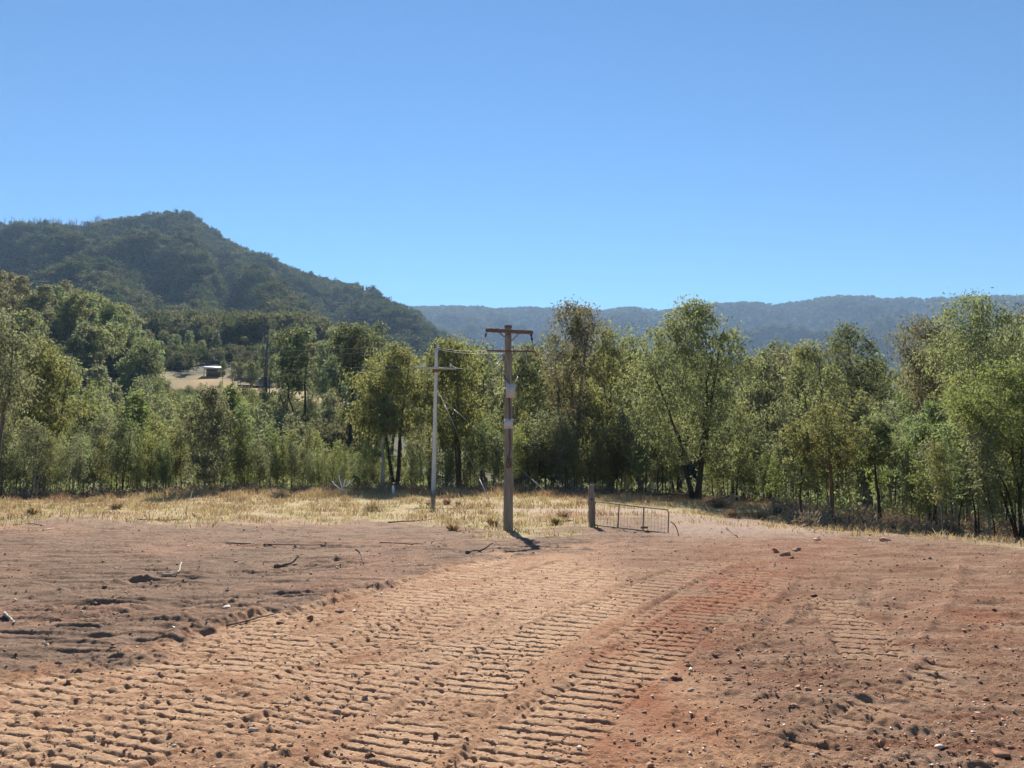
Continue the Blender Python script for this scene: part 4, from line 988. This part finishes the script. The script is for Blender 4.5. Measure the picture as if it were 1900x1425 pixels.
def scatter(name, x, y, size, mat, label, seed, sink=0.3, kinds=None):
    kinds = kinds or icos
    r_ = np.random.default_rng(seed); z = sheet(x, y); VV = []; TT = []; n0 = 0
    for i in range(len(x)):
        V, T = kinds[i % len(kinds)]; a = r_.uniform(0, 6.28); ca_, sa_ = math.cos(a), math.sin(a)
        W = V * size[i]; W = np.stack([W[:, 0] * ca_ - W[:, 1] * sa_, W[:, 0] * sa_ + W[:, 1] * ca_, W[:, 2]], 1) + np.array([x[i], y[i], z[i] + size[i] * (0.6 - sink)])
        VV.append(W); TT.append(T + n0); n0 += len(V)
    o = bpy.data.objects.new(name, mesh_np(name, np.concatenate(VV), None, np.concatenate(TT), False, [M[mat]])); COL.objects.link(o)
    tag(o, label, 'gravel', kind='stuff')
def field(n, seed, r0, r1, cond=None):
    r_ = np.random.default_rng(seed); rr_ = np.exp(r_.uniform(math.log(r0), math.log(r1), n)); a = r_.uniform(R(-42), R(42), n)
    x, y = rr_ * np.sin(a), rr_ * np.cos(a)
    if cond is not None:
        k = cond(x, y, r_); x, y = x[k], y[k]
    return x, y
def on_pad(x, y, r_): return lookup(pad, x, y) > 0.5
def off_pad(x, y, r_): return (lookup(pad, x, y) < 0.5) & (lookup(grass, x, y) < 0.4)
rg = np.random.default_rng(8)
def rough_pad(x, y, r_):
    t = np.zeros(len(gx)); t[nr] = rightrough * (1 - trk_all) + 0.12
    return (lookup(pad, x, y) > 0.5) & (r_.random(len(x)) < lookup(t, x, y))
x, y = field(9000, 21, 3.8, 20, rough_pad); scatter('crumbs', x, y, rg.gamma(2.0, 0.004, len(x)) + 0.004, 'clod', 'small reddish crumbs of earth strewn over the graded dirt', 1, kinds=crumbs_)
x, y = field(9000, 26, 3.8, 20, on_pad); scatter('track_crumbs', x, y, rg.gamma(2.0, 0.0028, len(x)) + 0.004, 'clod', 'tiny crumbs of earth over the crawler tracks', 6, kinds=crumbs_)
x, y = field(500, 27, 3.8, 16, rough_pad); scatter('clods', x, y, rg.gamma(2.0, 0.005, len(x)) + 0.006, 'clod', 'fist-sized reddish clods strewn over the graded dirt', 7)
x, y = field(400, 22, 3.8, 20, rough_pad); scatter('dark_clods', x, y, rg.gamma(2.2, 0.005, len(x)) + 0.005, 'clod_dark', 'dark red damp clods strewn over the graded dirt', 2)
x, y = field(1900, 23, 3.8, 19, on_pad); scatter('pale_pebbles', x, y, rg.gamma(1.8, 0.0035, len(x)) + 0.004, 'rock_white', 'pale pebbles scattered over the graded dirt', 3, kinds=crumbs_)
x, y = field(900, 24, 7, 26, off_pad); scatter('topsoil_pebbles', x, y, rg.gamma(1.6, 0.006, len(x)) + 0.006, 'rock_white', 'pale stones scattered over the dark scraped topsoil', 4, kinds=crumbs_)
x, y = field(8000, 25, 6, 26, off_pad); scatter('topsoil_crumbs', x, y, rg.gamma(1.6, 0.0045, len(x)) + 0.004, 'clod_topsoil', 'dark crumbs strewn over the scraped topsoil', 5, kinds=crumbs_)
# rocks one can tell apart
for i, (u, v, s, mt, fl, lab) in enumerate([(418, 1130, 0.13, 'rock_white', 0.45, 'flat pale rock beside the earth berm at the left'), (1640, 1004, 0.17, 'rock_orange', 0.9, 'orange rock perched on the rim of the dirt bank'), (1518, 1003, 0.13, 'rock_orange', 0.8, 'orange rock on the rim left of the perched one'),
        (1258, 1262, 0.075, 'clod_dark', 0.8, 'dark red clod beside the deepest crawler track'), (1232, 1262, 0.06, 'rock_grey', 0.6, 'grey stone next to the dark red clod'), (1280, 1283, 0.05, 'rock_white', 0.5, 'small pale stone in front of the dark red clod'), (633, 1136, 0.09, 'rock_white', 0.4, 'flat pale stone at the edge of the graded dirt'), (578, 1150, 0.10, 'clod_dark', 0.8, 'rounded dark clod at the edge of the graded dirt'), (520, 1157, 0.09, 'clod_dark', 0.7, 'rounded dark clod left of the other on the graded edge'),
        (1458, 1030, 0.22, 'clod', 0.6, 'largest brown clod of the rubble heap at the pad rim'), (1440, 1024, 0.14, 'clod', 0.6, 'brown clod at the left of the rubble heap'), (1480, 1022, 0.13, 'clod', 0.6, 'brown clod at the right of the rubble heap'), (1470, 1036, 0.14, 'clod_dark', 0.7, 'dark clod in front of the rubble heap'),
        (1075, 1392, 0.035, 'rock_white', 0.8, 'small cream stone at the end of a crawler track'), (625, 1325, 0.05, 'rock_grey', 0.6, 'rounded stone lying in the middle of the graded dirt'), (810, 1370, 0.035, 'clod_dark', 1.0, 'round dark clod near the bottom centre'), (690, 1402, 0.05, 'clod_dark', 0.7, 'dark clod left of the bottom centre'), (1510, 1106, 0.10, 'clod_dark', 0.4, 'flat dark clod at the top of the short crawler print'), (1850, 1398, 0.10, 'clod_dark', 0.4, 'flat dark clod at the lower right')]):
    V, T = ico(600 + i, 0.22, fl, 2); g = gpt(u, v); s *= 0.8; mb = MB(); mb.add(V * s, None, T)
    o = mb.build('rock' if mt.startswith('rock') else 'earth_clod', M[mt]); o.location = (g[0], g[1], g[2] + s * fl * 0.15); o.rotation_euler = (0, 0, i)
    tag(o, lab, 'rock' if mt.startswith('rock') else 'clod', 'stones and clods')
# sticks lying on the soil
def stick(pix, r0, lab, mat='twig', lift=0.02, cat='stick', name='stick'):
    pts = []
    for p in pix:
        g = gpt(p[0], p[1]); pts.append(g + np.array([0, 0, lift + (p[2] if len(p) > 2 else 0)]))
    pts = np.array(pts); t = np.linspace(0, 1, len(pts)); tt = np.linspace(0, 1, 4 * len(pts))
    q = np.stack([np.interp(tt, t, pts[:, k]) for k in range(3)], 1)
    r_ = np.random.default_rng(int(pix[0][0]) + 7); q[1:-1] += r_.normal(size=(len(q) - 2, 3)) * r0 * 0.22
    o = MB().tube(q, np.linspace(r0, r0 * 0.4, len(q)), 6).build(name, M[mat], sm=True)
    base = Vector(pts[0]); o.data.transform(__import__('mathutils').Matrix.Translation(-base)); o.location = base
    tag(o, lab, cat, 'sticks on the scraped soil'); return o
for pix, r0, lab, mt in [
    ([(865, 1027), (890, 1024), (915, 1019, 0.1)], 0.035, 'dark forked stick lying left of the pole shadow', 'log'),
    ([(420, 1009), (500, 1012), (620, 1014)], 0.018, 'long dark branch lying across the topsoil at centre-left', 'log'),
    ([(705, 1008), (770, 1011), (830, 1013)], 0.015, 'long thin branch on the topsoil left of the wooden pole', 'twig'),
    ([(510, 1054), (540, 1048), (555, 1043, 0.1)], 0.03, 'pale curved branch at the near end of the soil heap', 'twig'),
    ([(660, 1038, 0.15), (668, 1042, 0.12), (675, 1050)], 0.018, 'short curved stick poking out of the soil heap', 'log'),
    ([(255, 965), (300, 966), (345, 966)], 0.026, 'dark log lying along the edge of the grass strip', 'log'),
    ([(25, 975), (60, 973), (78, 976)], 0.026, 'dark log at the edge of the grass near the left', 'log'),
    ([(300, 1070), (330, 1068), (336, 1055, 0.08)], 0.018, 'bent pale twig on the topsoil at the left', 'bleached'),
    ([(8, 1142), (18, 1152), (28, 1160)], 0.018, 'pale straight twig at the left edge', 'bleached'),
    ([(720, 970), (780, 967), (810, 963)], 0.02, 'dark branch at the grass edge left of the wooden pole', 'log'),
    ([(80, 985), (100, 981)], 0.022, 'short pale stick on the topsoil near the left', 'bleached'),
    ([(1348, 980), (1356, 988), (1368, 997)], 0.025, 'dark stick lying on the grey soil right of the gate', 'log'),
    ([(345, 958, 0.0), (352, 945, 0.35), (356, 938, 0.6)], 0.018, 'thin leaning dead stem at the grass edge', 'twig'),
    ([(362, 960, 0.0), (362, 950, 0.25)], 0.015, 'short upright dead stem at the grass edge', 'twig'),
    ([(420, 1165), (480, 1150), (520, 1140)], 0.012, 'thin root lying along the earth berm', 'log'),
    ([(1840, 1000, 0.3), (1870, 985, 0.5), (1900, 968, 0.7)], 0.03, 'leaning dead branch between the stems at the right edge', 'log')]:
    stick(pix, r0, lab, mt)

# ------------------------------------------------------------------ power poles
D_P = 24.0
def q1(u, v, dd=0.0): return P(u, v, D_P - dd)
base = np.array([P(942.5, 985, D_P)[0], D_P, 0]); base[2] = S1(base[0], base[1])
pole = empty('power_pole', base)
tag(pole, 'brown wooden power pole with two crossarms and a white terminal box', 'power pole')
def rel(p, e): return np.asarray(p) - np.asarray(e.location)
mb = MB()
top = q1(943.5, 606); n = 14; t = np.linspace(0, 1, n)
pts = np.stack([np.zeros(n), np.zeros(n), -0.3 + (top[2] - base[2] + 0.3) * t], 1); pts[:, 0] = np.linspace(0, top[0] - base[0], n) + 0.01 * np.sin(t * 5)
mb.tube(pts, np.linspace(0.150, 0.098, n), 18); mb.build('shaft', M['pole_wood'], pole, True)
mb = MB().tube([pts[-1] + [0, 0, -0.03], pts[-1] + [0, 0, 0.03]], 0.112, 18); mb.build('cap', M['arm_brown'], pole)
a0, a1 = rel(q1(901, 612.5, 0.14), pole), rel(q1(989, 617, 0.14), pole)
arm = MB().beam(a0, a1, 0.09, 0.105).build('crossarm', M['arm_brown'], pole)
for pu, pv2, eu, ev in [(925, 616, 945, 633), (963, 619, 949, 632)]:
    MB().beam(rel(q1(pu, pv2, 0.205), pole), rel(q1(eu, ev, 0.175), pole), 0.012, 0.04).build('brace', M['wire'], arm)
l0, l1 = rel(q1(904, 651, 0.14), pole), rel(q1(992, 652, 0.14), pole)
low = MB().beam(l0, l1, 0.055, 0.05).build('lower_crossarm', M['arm_brown'], pole)
for pu, pv2, eu, ev in [(933, 656, 943, 671), (968, 656, 950, 668)]:
    MB().beam(rel(q1(pu, pv2, 0.19), pole), rel(q1(eu, ev, 0.14), pole), 0.010, 0.03).build('brace', M['wire'], low)
def insul(parent, p, axis, r=0.035, length=0.16, mat='porcelain', name='insulator'):
    axis = np.asarray(axis, float); axis /= np.linalg.norm(axis); p = np.asarray(p, float)
    k = np.array([0, .08, .12, .3, .34, .5, .54, .72, .76, 1.0]); rr_ = r * np.array([.45, .5, 1, .9, .5, .5, .95, .85, .45, .35])
    return MB().tube(p + axis * (k * length)[:, None], rr_, 10).build(name, M[mat], parent, True)
insul(arm, rel(q1(902, 618, 0.14), pole), (-0.15, 0, -1), 0.03, 0.14, 'black_rubber')
insul(arm, rel(q1(895, 629, 0.14), pole), (0.15, 0, -1), 0.035, 0.12, 'porcelain')
insul(arm, rel(q1(985, 618, 0.14), pole), (0.15, 0, -1), 0.035, 0.30, 'black_rubber')
insul(low, rel(q1(972, 650, 0.14), pole), (0, 0, 1), 0.03, 0.14)
insul(low, rel(q1(933, 650, 0.14), pole), (0, 0, 1), 0.035, 0.07)
insul(pole, rel(q1(926, 672, 0.2), pole), (-0.8, 0, -0.6), 0.025, 0.12)
insul(low, rel(q1(987, 671, 0.14), pole), (0, 0, -1), 0.04, 0.08)
insul(low, rel(q1(908, 655, 0.14), pole), (0.05, 0, -1), 0.022, 0.36, 'steel', 'fuse_holder')
insul(low, rel(q1(976, 655, 0.14), pole), (0.05, 0, -1), 0.018, 0.30, 'steel', 'fuse_holder')
def wire(parent, pts, r=0.008, mat='cable', name='cable'):
    pts = np.asarray(pts, float); t = np.linspace(0, 1, len(pts)); tt = np.linspace(0, 1, 6 * len(pts))
    # smooth polyline (Catmull-Rom)
    Pp = np.vstack([2 * pts[0] - pts[1], pts, 2 * pts[-1] - pts[-2]]); out = []
    for i in range(len(pts) - 1):
        p0, p1_, p2_, p3 = Pp[i:i + 4]
        for s in np.linspace(0, 1, 7)[:-1]:
            out.append(0.5 * (2 * p1_ + (p2_ - p0) * s + (2 * p0 - 5 * p1_ + 4 * p2_ - p3) * s * s + (3 * p1_ - p0 - 3 * p2_ + p3) * s ** 3))
    out.append(pts[-1])
    return MB().tube(out, r, 6).build(name, M[mat], parent, True)
wire(pole, [rel(q1(901, 622, .14), pole), rel(q1(896, 629, .14), pole)], 0.006, 'wire', 'jumper_wire')
wire(pole, [rel(q1(896, 634, .14), pole), rel(q1(899, 642, .14), pole), rel(q1(905, 649, .14), pole)], 0.007, 'cable', 'jumper_wire')
wire(pole, [rel(q1(989, 637, .14), pole), rel(q1(984, 645, .14), pole), rel(q1(975, 651, .14), pole)], 0.007, 'cable', 'jumper_wire')
# terminal box with bushings
bx_ = MB()
c0 = rel(q1(947.5, 726, 0.22), pole)
prof = [(-0.125, 0.0), (-0.11, 0.22), (0.11, 0.20), (0.13, -0.02)]
k = D_P / F
V = []
for yy in (-0.09, 0.09):
    for du, dv in [(-8.5, 12), (8.5, 12), (8.5, -6), (10.5, -14), (5, -12), (0.5, -13), (-3, -12), (-10, -21), (-8.5, -8)]:
        V.append(c0 + np.array([du * k, yy, -dv * k]))
nn = 9
bx_.add(V, [(i, (i + 1) % nn, nn + (i + 1) % nn, nn + i) for i in range(nn)], [(0, i + 1, i) for i in range(1, nn - 1)] + [(nn, nn + i, nn + i + 1) for i in range(1, nn - 1)])
tb_ = bx_.build('terminal_box', M['white_metal'], pole)
insul(tb_, rel(q1(938, 706, 0.25), pole), (-0.25, -0.2, 1), 0.025, 0.20, 'black_rubber', 'bushing')
insul(tb_, rel(q1(953, 708, 0.25), pole), (0.45, -0.2, 1), 0.03, 0.20, 'rust', 'bushing')
insul(tb_, rel(q1(956, 708, 0.18), pole), (0.55, 0.2, 1), 0.025, 0.18, 'porcelain', 'bushing')
insul(tb_, rel(q1(941, 721, 0.30), pole), (-1, -0.1, 0.1), 0.03, 0.12, 'porcelain', 'bushing')
wire(pole, [rel(q1(936, 720, .25), pole), rel(q1(937, 728, .25), pole), rel(q1(934, 742, .2), pole), rel(q1(930, 758, .2), pole)], 0.01, 'black_rubber', 'drop_cable')
wire(pole, [rel(q1(938, 698, .25), pole), rel(q1(930, 690, .2), pole), rel(q1(922, 678, .15), pole), rel(q1(910, 668, .14), pole), rel(q1(905, 654, .14), pole)], 0.006, 'wire', 'jumper_wire')
wire(pole, [rel(q1(957, 700, .25), pole), rel(q1(964, 690, .2), pole), rel(q1(972, 678, .15), pole), rel(q1(976, 674, .14), pole)], 0.006, 'wire', 'jumper_wire')
wire(pole, [rel(q1(945, 738, .15), pole), rel(q1(946, 755, .16), pole), rel(q1(946, 779, .165), pole)], 0.016, 'cable', 'riser_cable')
MB().tube([rel(q1(943.6, 796, 0.0), pole), rel(q1(943.6, 777, 0.0), pole)], 0.138, 18).build('sheet_metal_band', M['white_metal'], pole, True)
lp = [(946, 795), (946.5, 820), (946, 838), (942, 850), (939.5, 860), (941, 867), (945, 866), (948, 858), (947.5, 851), (944, 853), (944, 860)]
wire(pole, [rel(q1(a_, b_, .155), pole) for a_, b_ in lp], 0.015, 'cable', 'riser_cable')
wire(pole, [rel(q1(948, 858, .155), pole), rel(q1(949.5, 868, .15), pole)], 0.018, 'rust', 'cable_end')

# pale pole behind
D_Q = 42.0
def q2(u, v, dd=0.0): return P(u, v, D_Q - dd)
b2 = np.array([P(804, 920, D_Q)[0], D_Q, 0]); b2[2] = S1(b2[0], b2[1])
pp = empty('power_pole', b2); tag(pp, 'pale grey slender power pole with one crossarm standing in the grass', 'power pole')
top = q2(810, 638); n = 12; t = np.linspace(0, 1, n)
pts = np.linspace([0, 0, -0.3], rel(top, pp) * np.array([1, 0, 1]), n)
MB().tube(pts, np.linspace(0.125, 0.085, n), 14).build('shaft', M['pole_pale'], pp, True)
arm2 = MB().beam(rel(q2(773, 682.5, 0.13), pp), rel(q2(846, 684, 0.13), pp), 0.09, 0.10).build('crossarm', M['arm_grey'], pp)
MB().tube([rel(q2(808.5, 691, 0), pp), rel(q2(808.7, 684, 0), pp)], 0.125, 12).build('bracket', M['rust'], pp, True)
for pu in (780, 788.5, 836): insul(arm2, rel(q2(pu, 680.5, 0.13), pp), (0, 0, 1), 0.055, 0.2)
insul(pp, rel(q2(806.5, 646, 0.10), pp), (-0.05, 0, 1), 0.06, 0.26, 'rust')
# wires: each span its own thing
def span(a, b_, sag, r, lab, grp='overhead wires'):
    a, b_ = np.asarray(a), np.asarray(b_); t = np.linspace(0, 1, 25)
    pts = a + (b_ - a) * t[:, None]; pts[:, 2] -= 4 * sag * t * (1 - t)
    o = MB().tube(pts - a, r, 5).build('power_line', M['wire'], None, True); o.location = a
    tag(o, lab, 'wire', grp)
far = P(40, 652, 130); far2 = P(60, 684, 130)
span(q2(806.5, 640, 0.1), far, 0.5, 0.013, 'topmost wire running left from the tip of the pale pole')
span(q2(806, 645, 0.1), far + np.array([0, 3, -0.3]), 0.9, 0.013, 'second wire running left just under the topmost one')
span(q2(788.5, 676, 0.13), far2, 0.6, 0.013, 'wire running left from the left insulator of the pale crossarm')
span(q2(790, 683, 0.13), far2 + np.array([0, 2, -0.5]), 0.8, 0.013, 'lowest wire running left from the pale crossarm')
span(q2(809, 643, 0.0), q1(905, 650, 0.14), 0.10, 0.006, 'upper wire from the pale pole tip to the wooden pole')
span(q2(811, 647, 0.0), q1(940, 655, 0.1), 0.12, 0.006, 'lower wire from the pale pole tip to the wooden pole')
span(q2(836, 676, 0.13), q1(903, 653, 0.14), 0.35, 0.006, 'slack wire from the pale crossarm up to the lower crossarm')
span(q2(812, 681, 0.1), q2(862, 653, 8), 0.25, 0.006, 'short slack jumper rising right from the pale crossarm')
# guy wires
def guy(p0, p1, lab, f0):
    p0, p1 = np.asarray(p0), np.asarray(p1); e = empty('guy_wire', p1); tag(e, lab, 'guy wire', 'guy wires of the pale pole')
    a = p0 - p1
    MB().tube([np.zeros(3) - 0.05 * a / np.linalg.norm(a), a], 0.008, 5).build('strand', M['wire'], e, True)
    MB().tube([a * 0.002, a * f0], 0.020, 8).build('guard', M['white_metal'], e, True)
    insul(e, a * 0.82, a, 0.04, 0.3)
g1 = gpt(907, 926); guy(q2(813.5, 727), g1, 'steep guy wire with white guard ending left of the wooden pole', 0.17)
g2 = gpt(1022, 921); guy(q2(813, 733), g2, 'shallower guy wire with white guard ending right of the wooden pole', 0.17)

# ------------------------------------------------------------------ gate, posts, fence
def post(u, v, d, vt, w, mat, lab, name='fence_post', hole=False, lean=0.0):
    g = on_ground(u, d); g[2] = S1(g[0], g[1]); e = empty(name, g); tag(e, lab, 'post', 'timber posts')
    hgt = P(u, vt, d)[2] - g[2]
    n = 9; t = np.linspace(0, 1, n); r_ = np.random.default_rng(int(u)); pts = np.stack([lean * t * hgt, 0 * t, -0.2 + (hgt + 0.2) * t], 1)
    mb = MB(); mb.tube(pts, w / 2 * (1 + 0.05 * r_.normal(size=n)) * np.linspace(1.08, 0.94, n), 9); mb.build('post_body', M[mat], e)
    if hole:
        MB().tube([(0, -w * 0.51, hgt * 0.66), (0, -w * 0.40, hgt * 0.66)], 0.035, 8).build('mortise_shade', M['black_rubber'], e)  # black disc paints the shade inside the bored hole; no recess is cut
    return e, g, hgt
D_G = 24.5
gp, gpos, gh = post(1098, 978, D_G, 900, 0.20, 'post_wood', 'weathered timber gate post with a bored hole', 'gate_post', True)
ge_ = empty('farm_gate', on_ground(1104, D_G)); ge_.location.z = S1(ge_.location.x, ge_.location.y)
tag(ge_, 'low open tubular farm gate resting on the ground beside the timber post', 'gate')
def qg(u, v):
    d = np.interp(u, [1103, 1242], [D_G - 0.15, 22.2]); return rel(P(u, v, d), ge_)
fr_ = [qg(1103.5, 976), qg(1103.5, 936), qg(1105, 932.5), qg(1109, 931.2), qg(1149, 936), qg(1195, 941.5), qg(1232, 945), qg(1238, 946.5), qg(1241, 951), qg(1240.5, 960), qg(1239.5, 991)]
MB().tube(np.array(fr_), 0.017, 8).build('frame', M['gate_pipe'], ge_, True)
MB().tube([qg(1103.5, 974), qg(1150, 979.5), qg(1195, 984.5), qg(1222, 987), qg(1239, 990)], 0.02, 8).build('bottom_rail', M['gate_pipe'], ge_, True)
for a_ in [(1149, 936.5, 1146.5, 978.5), (1194.5, 941.5, 1193, 983.5)]:
    MB().tube([qg(a_[0], a_[1]), qg(a_[2], a_[3])], 0.019, 8).build('upright', M['gate_pipe'], ge_, True)
MB().box(qg(1195, 978.5) + np.array([0, -0.04, 0]), (0.2, 0.05, 0.055)).build('latch', M['rust'], ge_)
for uu in np.arange(1108, 1238, 6.3):
    vt_ = np.interp(uu, [1109, 1149, 1195, 1232, 1238], [931.5, 936.5, 942, 945.5, 947]); vb = np.interp(uu, [1103, 1239], [974, 989.5])
    MB().tube([qg(uu, vt_), qg(uu - 0.6, vb)], 0.003, 4).build('mesh_wire', M['wire'], ge_)
for f_ in (0.2, 0.4, 0.6, 0.8):
    MB().tube([qg(1103.5, 932 + f_ * 42), qg(1149, 936.5 + f_ * 42.5), qg(1195, 942 + f_ * 42), qg(1240, 950 + f_ * 40)], 0.003, 4).build('mesh_wire', M['wire'], ge_)
hp = gpt(1258, 994)
e = empty('bent_pipe', hp); tag(e, 'thin bent rusty pipe arching from the ground right of the gate', 'pipe')
wire(e, [rel(q, e) for q in (P(1259, 995, hp[1]), P(1257, 985, hp[1]), P(1252, 974, hp[1]), P(1245, 968, hp[1]))], 0.014, 'rust', 'pipe_arc')
po, pg, ph_ = post(1358, 938, 36, 916, 0.2, 'post_wood', 'short timber fence post with a slanting brace', hole=False)
MB().tube([(0.02, 0, ph_ * 0.92), (0.38, 0.0, ph_ * 0.62)], 0.028, 7).build('brace', M['bleached'], po)
MB().tube([(0.36, 0.0, ph_ * 0.64), (0.36, 0.0, -0.15)], 0.025, 7).build('strut', M['post_wood'], po)
rl = empty('fence_rail', on_ground(1312, 36.5)); tag(rl, 'fallen grey fence rail propped on the braced post', 'rail')
MB().tube([(0, 0, 0.08), (0.55, -0.1, 0.25), (1.12, -0.3, 0.42)], [0.05, 0.055, 0.05], 7).build('rail_log', M['log'], rl)
post(1436, 946, 34, 922, 0.15, 'post_wood', 'short fence post with a pale top right of the braced one')
rl2 = empty('fence_rail', on_ground(1438, 34)); tag(rl2, 'long sagging grey rail running right from the pale-topped post', 'rail')
MB().tube([(0, 0.1, 0.36), (0.5, 0.2, 0.25), (1.0, 0.3, 0.16), (1.6, 0.4, 0.12)], [0.04, 0.045, 0.04, 0.035], 7).build('rail_log', M['log'], rl2)
post(1474, 950, 33, 935, 0.07, 'bleached', 'thin pale stake between the rail and the small leaning gum', 'stake')
rl3 = empty('fence_rail', on_ground(1200, 45)); tag(rl3, 'low grey rail and dead timber lying behind the gate', 'rail')
MB().tube([(0, 0, 0.3), (1.2, 0.1, 0.34), (2.6, 0, 0.30)], [0.05, 0.055, 0.045], 7).build('rail_log', M['log'], rl3)
# white marker and bleached dead branches
g = on_ground(730, 43); g[2] = S1(g[0], g[1]); e = empty('marker_post', g); tag(e, 'small white marker post in the grass left of the pale pole', 'post')
MB().tube([(0, 0, -0.1), (0, 0, 0.1), (-0.02, 0, 0.4), (-0.025, 0, 0.52)], [0.075, 0.075, 0.07, 0.04], 10).build('post_body', M['white_paint'], e, True)
g = on_ground(636, 45.2); g[2] = S1(g[0], g[1]); e = empty('dead_shrub', g); tag(e, 'bleached white dead shrub at the edge of the regrowth', 'shrub')
r_ = np.random.default_rng(3)
for k_, (dx, h1, bx) in enumerate([(-0.12, 1.05, -0.25), (0.2, 0.75, 0.35), (-0.35, 0.7, -0.6), (0.05, 0.8, 0.05), (0.42, 0.35, 0.2), (-0.3, 0.45, -0.1), (0.3, 0.9, 0.6)]):
    wire(e, [(0.02 * k_, 0, -0.05), (dx * 0.6, 0.05 * (k_ % 3 - 1), h1 * 0.45), (bx * 0.8, 0.1 * (k_ % 2), h1 * 0.8), (bx, 0.1, h1)], 0.034 - 0.002 * k_, 'white_paint', 'branch')

# ------------------------------------------------------------------ shed and log on the slope
g = on_ground(396, 222); g[2] = S1(g[0], g[1]); sh = empty('farm_shed', g, R(12)); sh.scale = (0.95, 0.95, 0.8); tag(sh, 'small farm shed with bright white metal roof on the paddock slope', 'shed')
MB().box((0, 0.6, 1.2), (3.8, 2.4, 2.4)).build('wall', M['shed_wall'], sh)
rf = MB(); rf.add([(-2.8, -2.4, 2.45), (2.8, -2.4, 2.45), (2.6, 0.3, 3.42), (-2.6, 0.3, 3.42), (-2.8, -2.4, 2.55), (2.8, -2.4, 2.55), (2.6, 0.3, 3.52), (-2.6, 0.3, 3.52), (2.8, 2.7, 2.5), (-2.8, 2.7, 2.5), (2.8, 2.7, 2.6), (-2.8, 2.7, 2.6)],
                  [(0, 3, 2, 1), (4, 5, 6, 7), (0, 1, 5, 4), (3, 9, 8, 2), (7, 6, 10, 11), (8, 9, 11, 10), (1, 2, 6, 5), (2, 8, 10, 6), (0, 4, 7, 3), (3, 7, 11, 9)])
rf.build('roof', M['roof_white'], sh)
for px_ in (-2.3, -0.8, 0.8, 2.3): MB().tube([(px_, -2.0, -0.3), (px_, -2.0, 2.5)], 0.09, 6).build('roof_post', M['shed_wall'], sh)
g = on_ground(470, 205); g[2] = S1(g[0], g[1]); e = empty('fallen_log', g); tag(e, 'dark fallen log lying across the dry paddock slope', 'log')
MB().tube([(-4, 0, 0.5), (0, 0.3, 0.35), (4.2, 0, 0.15)], [0.28, 0.32, 0.22], 8).build('log_body', M['bark_dark'], e, True)
g = on_ground(491, 175); g[2] = S1(g[0], g[1]); e = empty('dead_tree', g); tag(e, 'tall dead trunk with blackened base on the paddock slope', 'tree')
hgt = P(491, 615, 175)[2] - g[2]
MB().tube([(0, 0, -0.3), (0.05, 0, hgt * 0.4)], [0.55, 0.42], 8).build('burnt_base', M['bark_dark'], e, True)
MB().tube([(0.05, 0, hgt * 0.4), (0.1, 0, hgt * 0.7), (0.3, 0, hgt)], [0.42, 0.3, 0.08], 8).build('trunk', M['bark_mid'], e, True)
for k_ in range(6): wire(e, [(0.1, 0, hgt * (0.5 + 0.07 * k_)), (0.1 + (-1) ** k_ * 0.7, 0.2, hgt * (0.56 + 0.07 * k_)), (0.1 + (-1) ** k_ * 1.2, 0.3, hgt * (0.64 + 0.07 * k_))], 0.1, 'bark_mid', 'limb')

# ------------------------------------------------------------------ haze
hz = MB().box((0, 1900, 330), (11000, 7800, 720)).build('haze', None)
m = bpy.data.materials.new('haze'); nt = nodes_of(m); nt.nodes.remove(nt.nodes['Principled BSDF'])
pv_ = N(nt, 'ShaderNodeVolumePrincipled'); pv_.inputs['Color'].default_value = (0.42, 0.63, 0.95, 1); pv_.inputs['Density'].default_value = 0.000115; pv_.inputs['Anisotropy'].default_value = 0.2
nt.links.new(pv_.outputs[0], nt.nodes['Material Output'].inputs['Volume'])
hz.data.materials.append(m)
tag(hz, 'thin blue haze lying over the valley and the distant range', 'haze', kind='stuff')
